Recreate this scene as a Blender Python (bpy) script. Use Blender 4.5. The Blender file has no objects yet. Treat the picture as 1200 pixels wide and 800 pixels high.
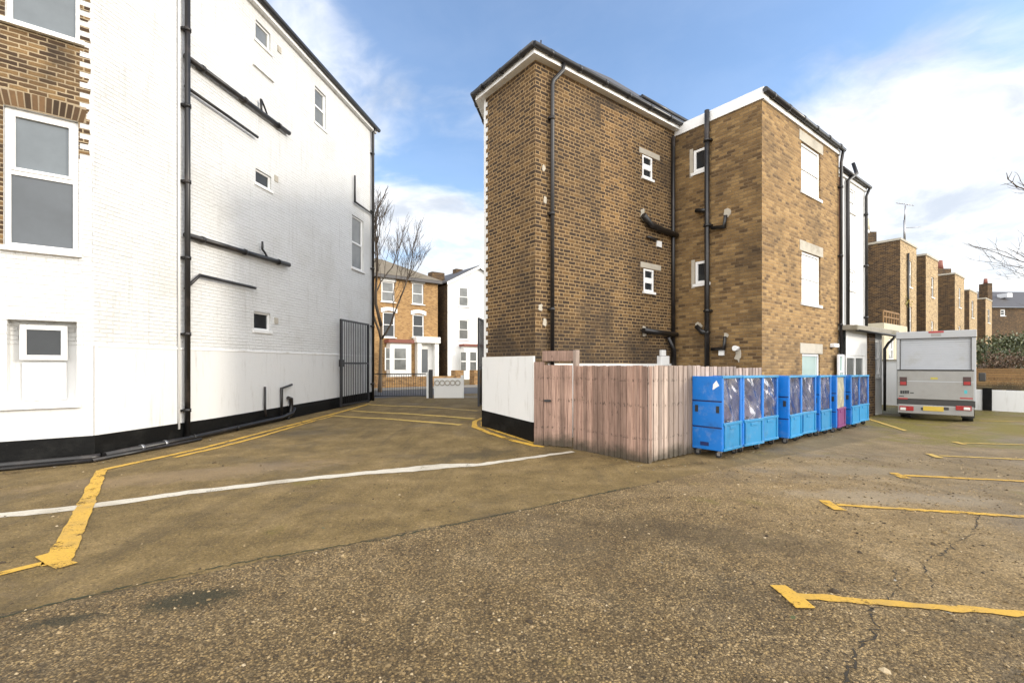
import bpy, math, random
from mathutils import Vector, noise as mnoise
random.seed(7)
R = math.radians
S = bpy.context.scene
COL = S.collection
F_PX, CX, CY, EYE = 551.0, 600.0, 427.0, 1.65      # lens in photo pixels, horizon row, eye height

def ss(a, b, x):
    t = max(0.0, min(1.0, (x - a) / (b - a)))
    return t * t * (3 - 2 * t)

def G(x, y):                                        # ground height: the drive climbs towards the street
    k = ss(-5.0, -0.5, x)                           # steeper on the gate side than along the white house
    t = max(0.0, min(1.0, (y - 9.3) / (9.7 - 6.0 * k)))
    return 0.24 * (t * (2 - t) * k + t * (1 - k)) * (1 - ss(0.5, 2.2, x))

def ray(px, py):
    return Vector(((px - CX) / F_PX, 1.0, (CY - py) / F_PX))

def gp(px, py):                                     # point of the ground seen at a photo pixel
    d = ray(px, py); h = 0.0
    for _ in range(30):
        t = (h - EYE) / d.z
        h = 0.6 * h + 0.4 * G(d.x * t, t)
    return Vector((d.x * t, t, h))

class Plane:                                        # vertical plane: u to the right seen from outside, v up, w outwards
    def __init__(s, x, y, d):
        s.o = Vector((x, y, 0)); s.d = Vector((d[0], d[1], 0)).normalized(); s.n = Vector((s.d.y, -s.d.x, 0))
    def pt(s, u, v, w=0.0):
        return s.o + s.d * u + s.n * w + Vector((0, 0, v))
    def px(s, x, y, w=0.0):                         # photo pixel -> (u, v)
        d = ray(x, y); c = Vector((0, 0, EYE))
        t = ((s.o - c).dot(s.n) + w) / d.dot(s.n)
        p = c + d * t
        return (p - s.o).dot(s.d), p.z
    def rect(s, x0, x1, y0, y1, w=0.0):             # pixel box read along its left edge -> u0,u1,v0,v1
        u0, v1 = s.px(x0, y0, w); _, v0 = s.px(x0, y1, w); u1, _ = s.px(x1, y0, w)
        return u0, u1, v0, v1

Bd = (0.793, 0.609); Ad = (0.609, -0.793); Wd = (0.161, 0.987)

# ------------------------------------------------------------------ node helpers
def new_mat(name):
    m = bpy.data.materials.new(name); m.use_nodes = True
    nt = m.node_tree; nt.nodes.clear()
    out = nt.nodes.new('ShaderNodeOutputMaterial')
    b = nt.nodes.new('ShaderNodeBsdfPrincipled')
    nt.links.new(b.outputs[0], out.inputs[0])
    return m, nt, b, out

def put(nt, sock, v):
    if isinstance(v, bpy.types.NodeSocket): nt.links.new(v, sock)
    elif v is not None:
        if sock.type == 'RGBA' and len(v) == 3: v = (*v, 1)
        sock.default_value = v

def nd(nt, typ, ins=None, **props):
    n = nt.nodes.new(typ)
    for k, v in props.items(): setattr(n, k, v)
    for k, v in (ins or {}).items(): put(nt, n.inputs[k], v)
    return n

def M(nt, op, a, b=None, c=None, clamp=False):
    n = nt.nodes.new('ShaderNodeMath'); n.operation = op; n.use_clamp = clamp
    put(nt, n.inputs[0], a)
    if b is not None: put(nt, n.inputs[1], b)
    if c is not None: put(nt, n.inputs[2], c)
    return n.outputs[0]

def sstep(nt, v, a, b):
    return nd(nt, 'ShaderNodeMapRange', {0: v, 1: a, 2: b}, interpolation_type='SMOOTHSTEP').outputs[0]

def mix(nt, f, a, b, mode='MIX'):
    n = nd(nt, 'ShaderNodeMix', data_type='RGBA', blend_type=mode)
    put(nt, n.inputs[0], f); put(nt, n.inputs[6], a); put(nt, n.inputs[7], b)
    return n.outputs[2]

def noise(nt, vec, scale, detail=4, rough=.55, dim='3D'):
    n = nd(nt, 'ShaderNodeTexNoise', {'Scale': scale, 'Detail': detail, 'Roughness': rough}, noise_dimensions=dim)
    if vec is not None: nt.links.new(vec, n.inputs['Vector'])
    return n.outputs[0]

def ramp(nt, f, stops, interp='LINEAR'):
    n = nt.nodes.new('ShaderNodeValToRGB'); cr = n.color_ramp; cr.interpolation = interp
    while len(cr.elements) < len(stops): cr.elements.new(0.5)
    for e, (p, c) in zip(cr.elements, stops): e.position = p; e.color = (*c, 1)
    nt.links.new(f, n.inputs[0]); return n.outputs[0]

def bump(nt, h, strength, dist, normal=None):
    n = nd(nt, 'ShaderNodeBump', {'Height': h, 'Strength': strength, 'Distance': dist})
    if normal is not None: nt.links.new(normal, n.inputs['Normal'])
    return n.outputs[0]

def obj_co(nt): return nd(nt, 'ShaderNodeTexCoord').outputs['Object']
def uv_co(nt): return nd(nt, 'ShaderNodeTexCoord').outputs['UV']

def plain(name, col, rough=.5, var=.12, scale=6, bmp=.0, metal=0, island=0, coat=0, dirt=None, dscale=1.2):
    m, nt, b, _ = new_mat(name); co = obj_co(nt)
    f = noise(nt, co, scale, 6, .65)
    v = M(nt, 'MULTIPLY_ADD', f, 2 * var, 1 - var)
    if island:
        r = nd(nt, 'ShaderNodeNewGeometry').outputs['Random Per Island']
        v = M(nt, 'MULTIPLY', v, M(nt, 'MULTIPLY_ADD', r, 2 * island, 1 - island))
    c = mix(nt, 1.0, col, nd(nt, 'ShaderNodeCombineColor', {0: v, 1: v, 2: v}).outputs[0], 'MULTIPLY')
    if dirt:
        dm = sstep(nt, noise(nt, co, dscale, 8, .7), .5, .72)
        c = mix(nt, dm, c, dirt)
    put(nt, b.inputs['Base Color'], c)
    put(nt, b.inputs['Roughness'], M(nt, 'MULTIPLY_ADD', f, .2, rough - .1))
    b.inputs['Metallic'].default_value = metal
    b.inputs['Coat Weight'].default_value = coat
    if bmp: put(nt, b.inputs['Normal'], bump(nt, noise(nt, co, scale * 8, 6, .7), bmp, .01))
    return m

def brick_bits(nt, bw, bh, mort, wob=.010, flemish=False):
    uv = uv_co(nt)
    nn = nd(nt, 'ShaderNodeTexNoise', {'Scale': 9.0, 'Detail': 3}); nt.links.new(uv, nn.inputs['Vector'])
    off = nd(nt, 'ShaderNodeVectorMath', {0: nn.outputs['Color'], 1: (.5, .5, .5)}, operation='SUBTRACT').outputs[0]
    uv2 = nd(nt, 'ShaderNodeVectorMath', {0: off, 1: (wob, wob, 0), 2: uv}, operation='MULTIPLY_ADD').outputs[0]
    s = nd(nt, 'ShaderNodeSeparateXYZ', {0: uv2})
    x, y = s.outputs[0], s.outputs[1]
    ry = M(nt, 'DIVIDE', y, bh); row = M(nt, 'FLOOR', ry); fy = M(nt, 'FRACT', ry)
    rw = nd(nt, 'ShaderNodeTexWhiteNoise', {'W': row}, noise_dimensions='1D').outputs[0]
    sh = M(nt, 'ADD', M(nt, 'MULTIPLY', M(nt, 'FLOORED_MODULO', row, 2.0), .5), M(nt, 'MULTIPLY', rw, .12))
    rx = M(nt, 'ADD', M(nt, 'DIVIDE', x, bw), sh); col = M(nt, 'FLOOR', rx); fx = M(nt, 'FRACT', rx)
    dx = M(nt, 'MULTIPLY', M(nt, 'MINIMUM', fx, M(nt, 'SUBTRACT', 1.0, fx)), bw)
    dy = M(nt, 'MULTIPLY', M(nt, 'MINIMUM', fy, M(nt, 'SUBTRACT', 1.0, fy)), bh)
    d = M(nt, 'MINIMUM', dx, dy)
    mask = sstep(nt, d, mort * .32, mort * .72)
    if flemish:
        p = bw * 1.5; rx = M(nt, 'ADD', M(nt, 'DIVIDE', x, p), sh); f = M(nt, 'FRACT', rx); hd = M(nt, 'GREATER_THAN', f, .667)
        ds = M(nt, 'MINIMUM', f, M(nt, 'ABSOLUTE', M(nt, 'SUBTRACT', f, .667)))
        d = M(nt, 'MINIMUM', M(nt, 'MULTIPLY', M(nt, 'MINIMUM', ds, M(nt, 'SUBTRACT', 1.0, f)), p), dy)
        mask = sstep(nt, d, mort * .32, mort * .72)
        col = M(nt, 'MULTIPLY_ADD', M(nt, 'FLOOR', rx), 2.0, hd)
    rnd = nd(nt, 'ShaderNodeTexWhiteNoise', {'Vector': nd(nt, 'ShaderNodeCombineXYZ', {0: col, 1: row, 2: 0.0}).outputs[0]}, noise_dimensions='2D')
    return uv, mask, rnd.outputs[0]

def brick(name, stops, mortar, bw=.225, bh=.078, mort=.014, soot=(.026, .017, .010), soot_amt=.5, sscale=.35, bleach=None, wob=.010, flemish=False, low=None):
    m, nt, b, _ = new_mat(name)
    uv, mask, rnd = brick_bits(nt, bw, bh, mort, wob, flemish)
    big = noise(nt, uv, sscale, 7, .62); fine = noise(nt, uv, 45, 5, .7); mid = noise(nt, uv, 2.6, 6, .65)
    f = M(nt, 'ADD', M(nt, 'MULTIPLY', rnd, .72), M(nt, 'MULTIPLY', mid, .30))
    c = ramp(nt, f, stops)
    fv = M(nt, 'MULTIPLY_ADD', fine, 1.5, .25)
    c = mix(nt, 1.0, c, nd(nt, 'ShaderNodeCombineColor', {0: fv, 1: fv, 2: fv}).outputs[0], 'MULTIPLY')
    mv = M(nt, 'MULTIPLY_ADD', mid, .9, .55)
    mc = mix(nt, 1.0, mortar, nd(nt, 'ShaderNodeCombineColor', {0: mv, 1: mv, 2: mv}).outputs[0], 'MULTIPLY')
    c = mix(nt, mask, mc, c)
    if low:                                          # sooty splash zone with a ragged top edge
        vv = nd(nt, 'ShaderNodeSeparateXYZ', {0: uv}).outputs[1]
        big = M(nt, 'ADD', big, M(nt, 'MULTIPLY', sstep(nt, M(nt, 'ADD', vv, M(nt, 'MULTIPLY', mid, 1.6)), low + 1.6, low), .095))
    c = mix(nt, M(nt, 'MULTIPLY', sstep(nt, big, .46, .70), soot_amt), c, soot)
    if bleach: c = mix(nt, M(nt, 'MULTIPLY', sstep(nt, noise(nt, uv, 1.1, 8, .7), .60, .78), .5), c, bleach)
    put(nt, b.inputs['Base Color'], c); b.inputs['Roughness'].default_value = .9
    h = M(nt, 'ADD', mask, M(nt, 'ADD', M(nt, 'MULTIPLY', fine, .35), M(nt, 'MULTIPLY', rnd, .25)))
    put(nt, b.inputs['Normal'], bump(nt, h, .7, .012))
    return m

def painted_brick(name, col=(.665, .665, .655), bh=.076):
    m, nt, b, _ = new_mat(name)
    uv, mask, rnd = brick_bits(nt, .23, bh, .016)
    big = noise(nt, uv, .5, 8, .68); fine = noise(nt, uv, 30, 5, .7)
    c = mix(nt, M(nt, 'MULTIPLY', sstep(nt, big, .44, .66), .6), col, (.56, .55, .52))
    mp = nd(nt, 'ShaderNodeMapping', {'Vector': uv, 'Scale': (6, .45, 1)}).outputs[0]
    c = mix(nt, M(nt, 'MULTIPLY', sstep(nt, noise(nt, mp, 1.0, 8, .72), .52, .74), .55), c, (.42, .405, .37))
    chips = M(nt, 'MULTIPLY', sstep(nt, noise(nt, uv, 5.5, 7, .75), .70, .76), .5)
    c = mix(nt, chips, c, (.60, .57, .53))
    put(nt, b.inputs['Base Color'], c); b.inputs['Roughness'].default_value = .62
    h = M(nt, 'ADD', M(nt, 'MULTIPLY', mask, .8), M(nt, 'ADD', M(nt, 'MULTIPLY', fine, .5), M(nt, 'ADD', M(nt, 'MULTIPLY', rnd, .7), M(nt, 'MULTIPLY', noise(nt, uv, 3.0, 6, .6), 1.6))))
    put(nt, b.inputs['Normal'], bump(nt, h, .85, .014))
    return m

def render_coat(name, col=(.655, .655, .645)):
    m, nt, b, _ = new_mat(name); uv = uv_co(nt)
    c = mix(nt, M(nt, 'MULTIPLY', sstep(nt, noise(nt, uv, .8, 8, .7), .48, .75), .5), col, (.70, .685, .66))
    mp = nd(nt, 'ShaderNodeMapping', {'Vector': uv, 'Scale': (7, .8, 1)}).outputs[0]
    c = mix(nt, M(nt, 'MULTIPLY', sstep(nt, noise(nt, mp, 1.0, 8, .72), .52, .74), .6), c, (.41, .39, .35))
    put(nt, b.inputs['Base Color'], c); b.inputs['Roughness'].default_value = .6
    put(nt, b.inputs['Normal'], bump(nt, noise(nt, uv, 7, 8, .65), .35, .012))
    return m

def tar(name):
    m, nt, b, _ = new_mat(name); uv = uv_co(nt)
    f = sstep(nt, noise(nt, uv, 1.6, 8, .72), .48, .74)
    c = mix(nt, f, (.004, .004, .004), (.017, .0165, .015))
    c = mix(nt, M(nt, 'MULTIPLY', sstep(nt, noise(nt, uv, 9, 8, .75), .64, .72), .5), c, (.10, .095, .085))
    put(nt, b.inputs['Base Color'], c)
    b.inputs['Specular IOR Level'].default_value = .16
    put(nt, b.inputs['Roughness'], M(nt, 'MULTIPLY_ADD', f, .25, .5))
    put(nt, b.inputs['Normal'], bump(nt, noise(nt, uv, 14, 8, .7), .5, .012))
    return m

def paint_line(name, col, wear=.55):
    m, nt, b, out = new_mat(name); co = obj_co(nt)
    f = noise(nt, co, 3.2, 8, .78); g = noise(nt, co, 55, 5, .8)
    c = mix(nt, sstep(nt, g, .45, .7), col, tuple(k * .72 for k in col))
    c = mix(nt, M(nt, 'MULTIPLY', sstep(nt, noise(nt, co, 1.3, 8, .7), .45, .72), .45), c, (.20, .15, .08))
    put(nt, b.inputs['Base Color'], c); b.inputs['Roughness'].default_value = .75
    put(nt, b.inputs['Normal'], bump(nt, g, .5, .006))
    hole = sstep(nt, M(nt, 'ADD', M(nt, 'MULTIPLY', f, .6), M(nt, 'MULTIPLY', g, .4)), wear, wear + .045)
    tr = nd(nt, 'ShaderNodeBsdfTransparent').outputs[0]
    ms = nd(nt, 'ShaderNodeMixShader', {0: hole, 1: b.outputs[0], 2: tr}).outputs[0]
    nt.links.new(ms, out.inputs[0]); return m

def glass(name, col, rough=.04, spec=.5, var=.15, coat=.6):
    m, nt, b, _ = new_mat(name); co = obj_co(nt)
    f = noise(nt, co, 1.7, 4, .6)
    c = mix(nt, f, tuple(k * (1 - var) for k in col), tuple(min(1, k * (1 + var)) for k in col))
    put(nt, b.inputs['Base Color'], c); b.inputs['Roughness'].default_value = rough
    b.inputs['Specular IOR Level'].default_value = spec
    b.inputs['Coat Weight'].default_value = coat; b.inputs['Coat Roughness'].default_value = .02
    put(nt, b.inputs['Coat Normal'], bump(nt, noise(nt, co, 2.2, 2, .5), .04, .02))
    return m

STOCK = [(0.0, (.025, .013, .007)), (.3, (.062, .034, .015)), (.6, (.125, .072, .029)), (.85, (.20, .12, .048)), (1.0, (.27, .17, .075))]
SOOTY = [(0.0, (.018, .010, .005)), (.35, (.042, .022, .009)), (.65, (.080, .043, .015)), (.85, (.135, .075, .025)), (1.0, (.21, .122, .042))]
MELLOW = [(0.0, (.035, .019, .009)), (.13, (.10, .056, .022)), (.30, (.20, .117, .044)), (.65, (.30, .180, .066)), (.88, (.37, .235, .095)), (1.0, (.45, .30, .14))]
ORANGE = [(0.0, (.15, .075, .025)), (.3, (.28, .145, .045)), (.6, (.38, .21, .07)), (1.0, (.46, .28, .11))]
MT = dict(
    stock=brick('facade_brick', STOCK, (.36, .28, .175), .225, .076, .019, wob=.022, soot_amt=.7, sscale=1.2),
    sooty=brick('sooty_stock_brick', SOOTY, (.285, .188, .088), .220, .080, .020, soot_amt=.78, low=2.6, wob=.014, sscale=.42, flemish=True, bleach=(.26, .17, .085)),
    clean=brick('cleaned_stock_brick', [(p, tuple(k * 1.35 for k in c)) for p, c in SOOTY], (.37, .24, .11), .220, .080, .016, soot_amt=.25, flemish=True, wob=.014),
    mellow=brick('yellow_stock_brick', MELLOW, (.30, .205, .105), .205, .074, .013, soot_amt=.42, sscale=.8, wob=.014),
    mellow_dark=brick('shaded_stock_brick', [(p, tuple(k * .72 for k in c)) for p, c in MELLOW], (.18, .124, .066), .205, .074, .013, soot_amt=.6, sscale=.8, wob=.014),  # yellow brick with extra soot and the side wall's shade put into its colour
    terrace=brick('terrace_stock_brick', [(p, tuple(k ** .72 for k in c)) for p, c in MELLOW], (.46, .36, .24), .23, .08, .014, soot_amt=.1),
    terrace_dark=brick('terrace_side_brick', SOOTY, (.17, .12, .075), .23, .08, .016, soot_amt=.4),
    orange=brick('orange_stock_brick', ORANGE, (.42, .32, .20), .23, .08, .014, soot_amt=.12),
    redwall=brick('garden_wall_brick', ORANGE, (.35, .27, .19), .23, .08, .014, soot_amt=.3),
    white_brick=painted_brick('white_painted_brick'),
    white_render=render_coat('white_render'),
    white_far=plain('white_stucco', (.78, .78, .76), .7, .08, .7),
    cream=plain('cream_stucco', (.55, .49, .36), .8, .15, 1.5, dirt=(.35, .30, .21)),
    tar=tar('black_bitumen_paint'),
    upvc=plain('white_window_plastic', (.80, .80, .79), .35, .05, 3),
    stone=plain('pale_stone', (.42, .385, .32), .85, .2, 4, .3, dirt=(.25, .22, .17)),
    ledge=plain('white_sill_paint', (.76, .755, .74), .55, .1, 4, .1, dirt=(.55, .52, .47)),
    fascia=plain('white_fascia', (.78, .78, .77), .45, .08, 2.5, dirt=(.62, .60, .56)),
    pipe=plain('black_drainpipe', (.011, .010, .010), .38, .3, 5, .05, dirt=(.05, .04, .035), dscale=2.5),
    gutter=plain('black_gutter', (.022, .022, .024), .35, .25, 4),
    iron=plain('black_iron', (.015, .015, .017), .45, .2, 8, .05),
    slate=plain('slate_roof', (.075, .07, .07), .6, .35, 3, .4),
    tile=plain('brown_roof_tile', (.17, .14, .10), .85, .35, 2.5, .5, dirt=(.10, .09, .05)),
    felt=plain('mossy_roofing_felt', (.24, .22, .18), .9, .3, 4, .4, dirt=(.12, .11, .06)),
    patch=plain('rough_mortar_patch', (.42, .38, .31), .95, .25, 9, .6),
    frosted=glass('frosted_glass', (.125, .145, .16), .25, .4, .35, .3),
    frosted_low=glass('frosted_dark_glass', (.075, .085, .095), .25, .4, .35, .3),
    dark=glass('dark_glass', (.022, .025, .028), .03, .35, .4, .1),
    white_pane=glass('white_glass', (.74, .75, .76), .08, var=.06),  # white base colour in glossy panes
    green=glass('green_frosted_glass', (.36, .47, .44), .15),
    grey=glass('grey_glass', (.15, .155, .15), .06, .4, .6, .25),
    cedar=None, timber=None,
    red_felt=plain('red_lead_flashing', (.20, .07, .05), .7, .2, 5),
    grey_door=plain('grey_door_paint', (.09, .10, .11), .4, .1, 4),
    bark=plain('bark', (.14, .105, .07), .95, .35, 9, .6),
    twig=plain('twig_bark', (.085, .065, .048), .95, .3, 9),
    white_plain=plain('white_plastic', (.75, .75, .74), .5, .08, 5),
    steel=plain('galvanised_steel', (.35, .35, .36), .4, .2, 9, metal=.8),
    rubber=plain('black_rubber', (.02, .02, .02), .7, .3, 12),
)

def wood(name, col, dark, gscale=(14, 14, .6), isl=.36):
    m, nt, b, _ = new_mat(name); co = obj_co(nt)
    r = nd(nt, 'ShaderNodeNewGeometry').outputs['Random Per Island']
    mp = nd(nt, 'ShaderNodeMapping', {'Vector': co, 'Scale': gscale})
    put(nt, mp.inputs['Location'], nd(nt, 'ShaderNodeCombineXYZ', {0: M(nt, 'MULTIPLY', r, 37.0), 1: 0.0, 2: M(nt, 'MULTIPLY', r, 11.0)}).outputs[0])
    g = noise(nt, mp.outputs[0], 3.0, 8, .7); k = noise(nt, co, 1.6, 7, .7)
    c = mix(nt, sstep(nt, g, .35, .72), col, dark)
    v = M(nt, 'MULTIPLY_ADD', r, 2 * isl, 1 - isl)
    c = mix(nt, 1.0, c, nd(nt, 'ShaderNodeCombineColor', {0: v, 1: v, 2: v}).outputs[0], 'MULTIPLY')
    c = mix(nt, M(nt, 'MULTIPLY', sstep(nt, k, .48, .72), .55), c, tuple(q * .8 for q in dark))
    z = nd(nt, 'ShaderNodeSeparateXYZ', {0: co}).outputs[2]
    algae = M(nt, 'MULTIPLY', sstep(nt, M(nt, 'ADD', z, M(nt, 'MULTIPLY', k, -.55)), .05, -.22), .85)
    c = mix(nt, algae, c, (.035, .032, .018))
    spots = noise(nt, nd(nt, 'ShaderNodeMapping', {'Vector': co, 'Scale': (16, 16, 9)}).outputs[0], 1.6, 4, .6)
    for zz, hw in ((.40, .035), (.95, .05), (1.38, .035)):
        bnd = sstep(nt, M(nt, 'ABSOLUTE', M(nt, 'SUBTRACT', z, zz)), hw, hw * .4)
        c = mix(nt, M(nt, 'MULTIPLY', M(nt, 'MULTIPLY', bnd, sstep(nt, spots, .52, .62)), .7), c, tuple(q * .35 for q in dark))
    kn = noise(nt, nd(nt, 'ShaderNodeMapping', {'Vector': co, 'Scale': (13, 13, 5)}).outputs[0], 1.3, 2, .5)
    c = mix(nt, M(nt, 'MULTIPLY', sstep(nt, kn, .70, .76), .7), c, tuple(q * .4 for q in dark))
    put(nt, b.inputs['Base Color'], c); b.inputs['Roughness'].default_value = .85
    put(nt, b.inputs['Normal'], bump(nt, g, .5, .008)); return m
MT['cedar'] = wood('weathered_pink_timber', (.36, .235, .18), (.15, .092, .068))
MT['cedar_pale'] = wood('silvered_timber', (.40, .315, .26), (.21, .155, .125))
MT['slat'] = wood('brown_slat_timber', (.27, .155, .06), (.17, .095, .04), (.6, 14, 14), .15)

# ------------------------------------------------------------------ mesh builder
class MB:
    def __init__(s): s.v = []; s.f = []; s.sm = []
    def poly(s, pts, smooth=False):
        i = len(s.v); s.v += [Vector(p) for p in pts]; s.f.append(list(range(i, i + len(pts)))); s.sm.append(smooth); return s
    def box8(s, o, a, b, c):
        o, a, b, c = map(Vector, (o, a, b, c)); i = len(s.v)
        s.v += [o, o + a, o + a + b, o + b, o + c, o + a + c, o + a + b + c, o + b + c]
        for q in ((0, 3, 2, 1), (4, 5, 6, 7), (0, 1, 5, 4), (1, 2, 6, 5), (2, 3, 7, 6), (3, 0, 4, 7)):
            s.f.append([i + k for k in q]); s.sm.append(False)
        return s
    def box(s, x0, x1, y0, y1, z0, z1): return s.box8((x0, y0, z0), (x1 - x0, 0, 0), (0, y1 - y0, 0), (0, 0, z1 - z0))
    def pbox(s, P, u0, u1, v0, v1, w0, w1):
        o = P.pt(u0, v0, w0); return s.box8(o, -P.n * (w0 - w1), P.d * (u1 - u0), (0, 0, v1 - v0))
    def prism(s, base, h):                          # vertical prism over a base polygon (counter-clockwise)
        i = len(s.v); n = len(base)
        s.v += [Vector(p) for p in base] + [Vector(p) + Vector((0, 0, h)) for p in base]
        s.f.append([i + k for k in reversed(range(n))]); s.f.append([i + n + k for k in range(n)]); s.sm += [False, False]
        for k in range(n):
            s.f.append([i + k, i + (k + 1) % n, i + n + (k + 1) % n, i + n + k]); s.sm.append(False)
        return s
    def tube(s, pts, r, seg=10, r2=None):
        pts = [Vector(p) for p in pts]; n = len(pts); r2 = r if r2 is None else r2
        t = (pts[1] - pts[0]).normalized(); x = t.orthogonal().normalized(); base = len(s.v)
        for k, p in enumerate(pts):
            tn = (pts[min(k + 1, n - 1)] - pts[max(k - 1, 0)])
            if tn.length < 1e-7: tn = t
            tn.normalize(); x = (x - tn * x.dot(tn)).normalized(); y = tn.cross(x)
            rr = r + (r2 - r) * k / (n - 1)
            if 0 < k < n - 1:
                cs = (pts[k] - pts[k - 1]).normalized().dot((pts[k + 1] - pts[k]).normalized())
                rr /= max(.6, math.sqrt((1 + max(-.9, cs)) / 2))
            for j in range(seg):
                a = 2 * math.pi * j / seg; s.v.append(p + x * math.cos(a) * rr + y * math.sin(a) * rr)
        for k in range(n - 1):
            for j in range(seg):
                a, b = base + k * seg + j, base + k * seg + (j + 1) % seg
                s.f.append([a, b, b + seg, a + seg]); s.sm.append(True)
        s.f.append([base + j for j in reversed(range(seg))]); s.f.append([base + (n - 1) * seg + j for j in range(seg)]); s.sm += [False, False]
        return s
    def wall(s, P, u0, u1, v0, v1, holes=(), depth=.1, w=0.0, reveal=True):
        us = sorted({u0, u1, *[max(u0, min(u1, h[k])) for h in holes for k in (0, 1)]})
        vs = sorted({v0, v1, *[max(v0, min(v1, h[k])) for h in holes for k in (2, 3)]})
        for a, b in zip(us, us[1:]):
            for c, d in zip(vs, vs[1:]):
                mu, mv = (a + b) / 2, (c + d) / 2
                if any(h[0] < mu < h[1] and h[2] < mv < h[3] for h in holes): continue
                s.poly([P.pt(a, c, w), P.pt(b, c, w), P.pt(b, d, w), P.pt(a, d, w)])
        if reveal:
            for h in holes:
                a, b, c, d = max(u0, h[0]), min(u1, h[1]), max(v0, h[2]), min(v1, h[3])
                if b <= a or d <= c: continue
                q = [(a, c), (b, c), (b, d), (a, d)]; dp = h[4] if len(h) > 4 else depth
                for (p1, p2) in zip(q, q[1:] + q[:1]):
                    if p1[1] == p2[1] and (p1[1] != h[2] and p1[1] != h[3]): continue
                    s.poly([P.pt(*p1, w), P.pt(*p2, w), P.pt(*p2, -dp), P.pt(*p1, -dp)])
                s.poly([P.pt(*p, -dp) for p in q])
        return s
    def build(s, name, mat, parent=None, bevel=0.0, label=None, base=None):
        b = Vector(base) if base is not None else (Vector(parent.get('_b', (0, 0, 0))) if parent else Vector())
        me = bpy.data.meshes.new(name)
        me.from_pydata([tuple(p - b) for p in s.v], [], s.f)
        me.materials.append(mat)
        me.polygons.foreach_set('use_smooth', s.sm)
        uv = me.uv_layers.new(name='UVMap'); buf = [0.0] * (2 * len(me.loops))
        for p in me.polygons:
            n = p.normal; flat = abs(n.z) > .92
            if not flat:
                h = math.hypot(n.x, n.y) or 1; tx, ty = -n.y / h, n.x / h
            for li in p.loop_indices:
                q = s.v[me.loops[li].vertex_index]
                buf[2 * li], buf[2 * li + 1] = (q.x, q.y) if flat else (q.x * tx + q.y * ty, q.z)
        uv.data.foreach_set('uv', buf)
        o = bpy.data.objects.new(name, me); COL.objects.link(o)
        if parent: o.parent = parent; o['_b'] = tuple(b) if parent.get('_b') is not None else (0, 0, 0)
        else: o.location = b; o['_b'] = tuple(b)
        if parent and parent.type == 'MESH':      # sub-part: parent mesh sits at its thing's origin
            pass
        if bevel:
            md = o.modifiers.new('Bevel', 'BEVEL'); md.width = bevel; md.segments = 2; md.limit_method = 'ANGLE'
        if label: o['label'] = label
        return o

def tag(o, label, cat, group=None, kind=None):
    o['label'] = label; o['category'] = cat
    if group: o['group'] = group
    if kind: o['kind'] = kind
    return o

def thing(name, label, cat, loc=(0, 0, 0), rz=0.0, group=None, local=False):
    o = bpy.data.objects.new(name, None); COL.objects.link(o)
    o.location = loc; o.rotation_euler.z = rz
    o['_b'] = (0.0, 0.0, 0.0) if local else tuple(loc)
    return tag(o, label, cat, group)

KIDS = {}
def copy_tree(o, parent=None):
    c = o.copy(); COL.objects.link(c); c.parent = parent
    for ch in [k for k in S.objects if k.parent == o]: copy_tree(ch, c)
    return c

def window(par, P, r, style='single', depth=.1, pane='frosted', pane2=None, sill=True, fw=.055, frame='upvc', lab=None, sill_over=.06, proud=.05):
    u0, u1, v0, v1 = r
    w0, w1 = -depth + .012, -depth + .062
    fr = MB()
    fr.pbox(P, u0 + .004, u0 + fw, v0 + .004, v1 - .004, w0, w1).pbox(P, u1 - fw, u1 - .004, v0 + .004, v1 - .004, w0, w1)
    fr.pbox(P, u0 + fw, u1 - fw, v0 + .004, v0 + fw, w0, w1 - .002).pbox(P, u0 + fw, u1 - fw, v1 - fw, v1 - .004, w0, w1 - .002)
    panes = []
    a, b, c, d = u0 + fw, u1 - fw, v0 + fw, v1 - fw
    if style == 'sash':
        m = (v0 + v1) / 2
        fr.pbox(P, a, b, m - .03, m + .03, w0, w1 - .004)
        fr.pbox(P, a, a + .03, m + .03, d, w0 + .003, w1 - .012).pbox(P, b - .03, b, m + .03, d, w0 + .003, w1 - .012)
        panes = [(a, b, c, m - .03), (a + .03, b - .03, m + .03, d)]
    elif style == 'casement_over':                 # opening light above a fixed light
        m = v0 + (v1 - v0) * .54
        fr.pbox(P, a, b, m - .035, m + .035, w0, w1 - .004)
        fr.pbox(P, a, a + .05, m + .035, d, w0 + .003, w1 + .018).pbox(P, b - .05, b, m + .035, d, w0 + .003, w1 + .018)
        fr.pbox(P, a + .05, b - .05, m + .035, m + .085, w0 + .003, w1 + .016).pbox(P, a + .05, b - .05, d - .05, d, w0 + .003, w1 + .016)
        fr.pbox(P, a + .15, b - .2, d - .022, d - .008, w1 + .016, w1 + .024)
        panes = [(a, b, c, m - .035), (a + .05, b - .05, m + .085, d - .05)]
    elif style == 'twin':
        m = (u0 + u1) / 2
        fr.pbox(P, m - .03, m + .03, c, d, w0, w1 - .004)
        panes = [(a, m - .03, c, d), (m + .03, b, c, d)]
    elif style == 'slots':                          # two tiny lights, one above the other
        m = (v0 + v1) / 2
        fr.pbox(P, a, b, m - .07, m + .07, w0, w1 - .004)
        panes = [(a, b, c, m - .07), (a, b, m + .07, d)]
    else:
        panes = [(a, b, c, d)]
    f = fr.build('window', MT[frame], par, bevel=.004)
    if lab: f['label'] = lab
    for i, (p, q, g, h) in enumerate(panes):
        MB().pbox(P, p - .004, q + .004, g - .004, h + .004, -depth + .004, -depth + .03).build('pane', MT[pane2 if (pane2 and i == 0) else pane], f)
    if sill:
        MB().pbox(P, u0 - sill_over, u1 + sill_over, v0 - .075, v0 + .002, -depth + .07, proud).build('sill', MT['ledge'], f, bevel=.006)
    return f

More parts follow.
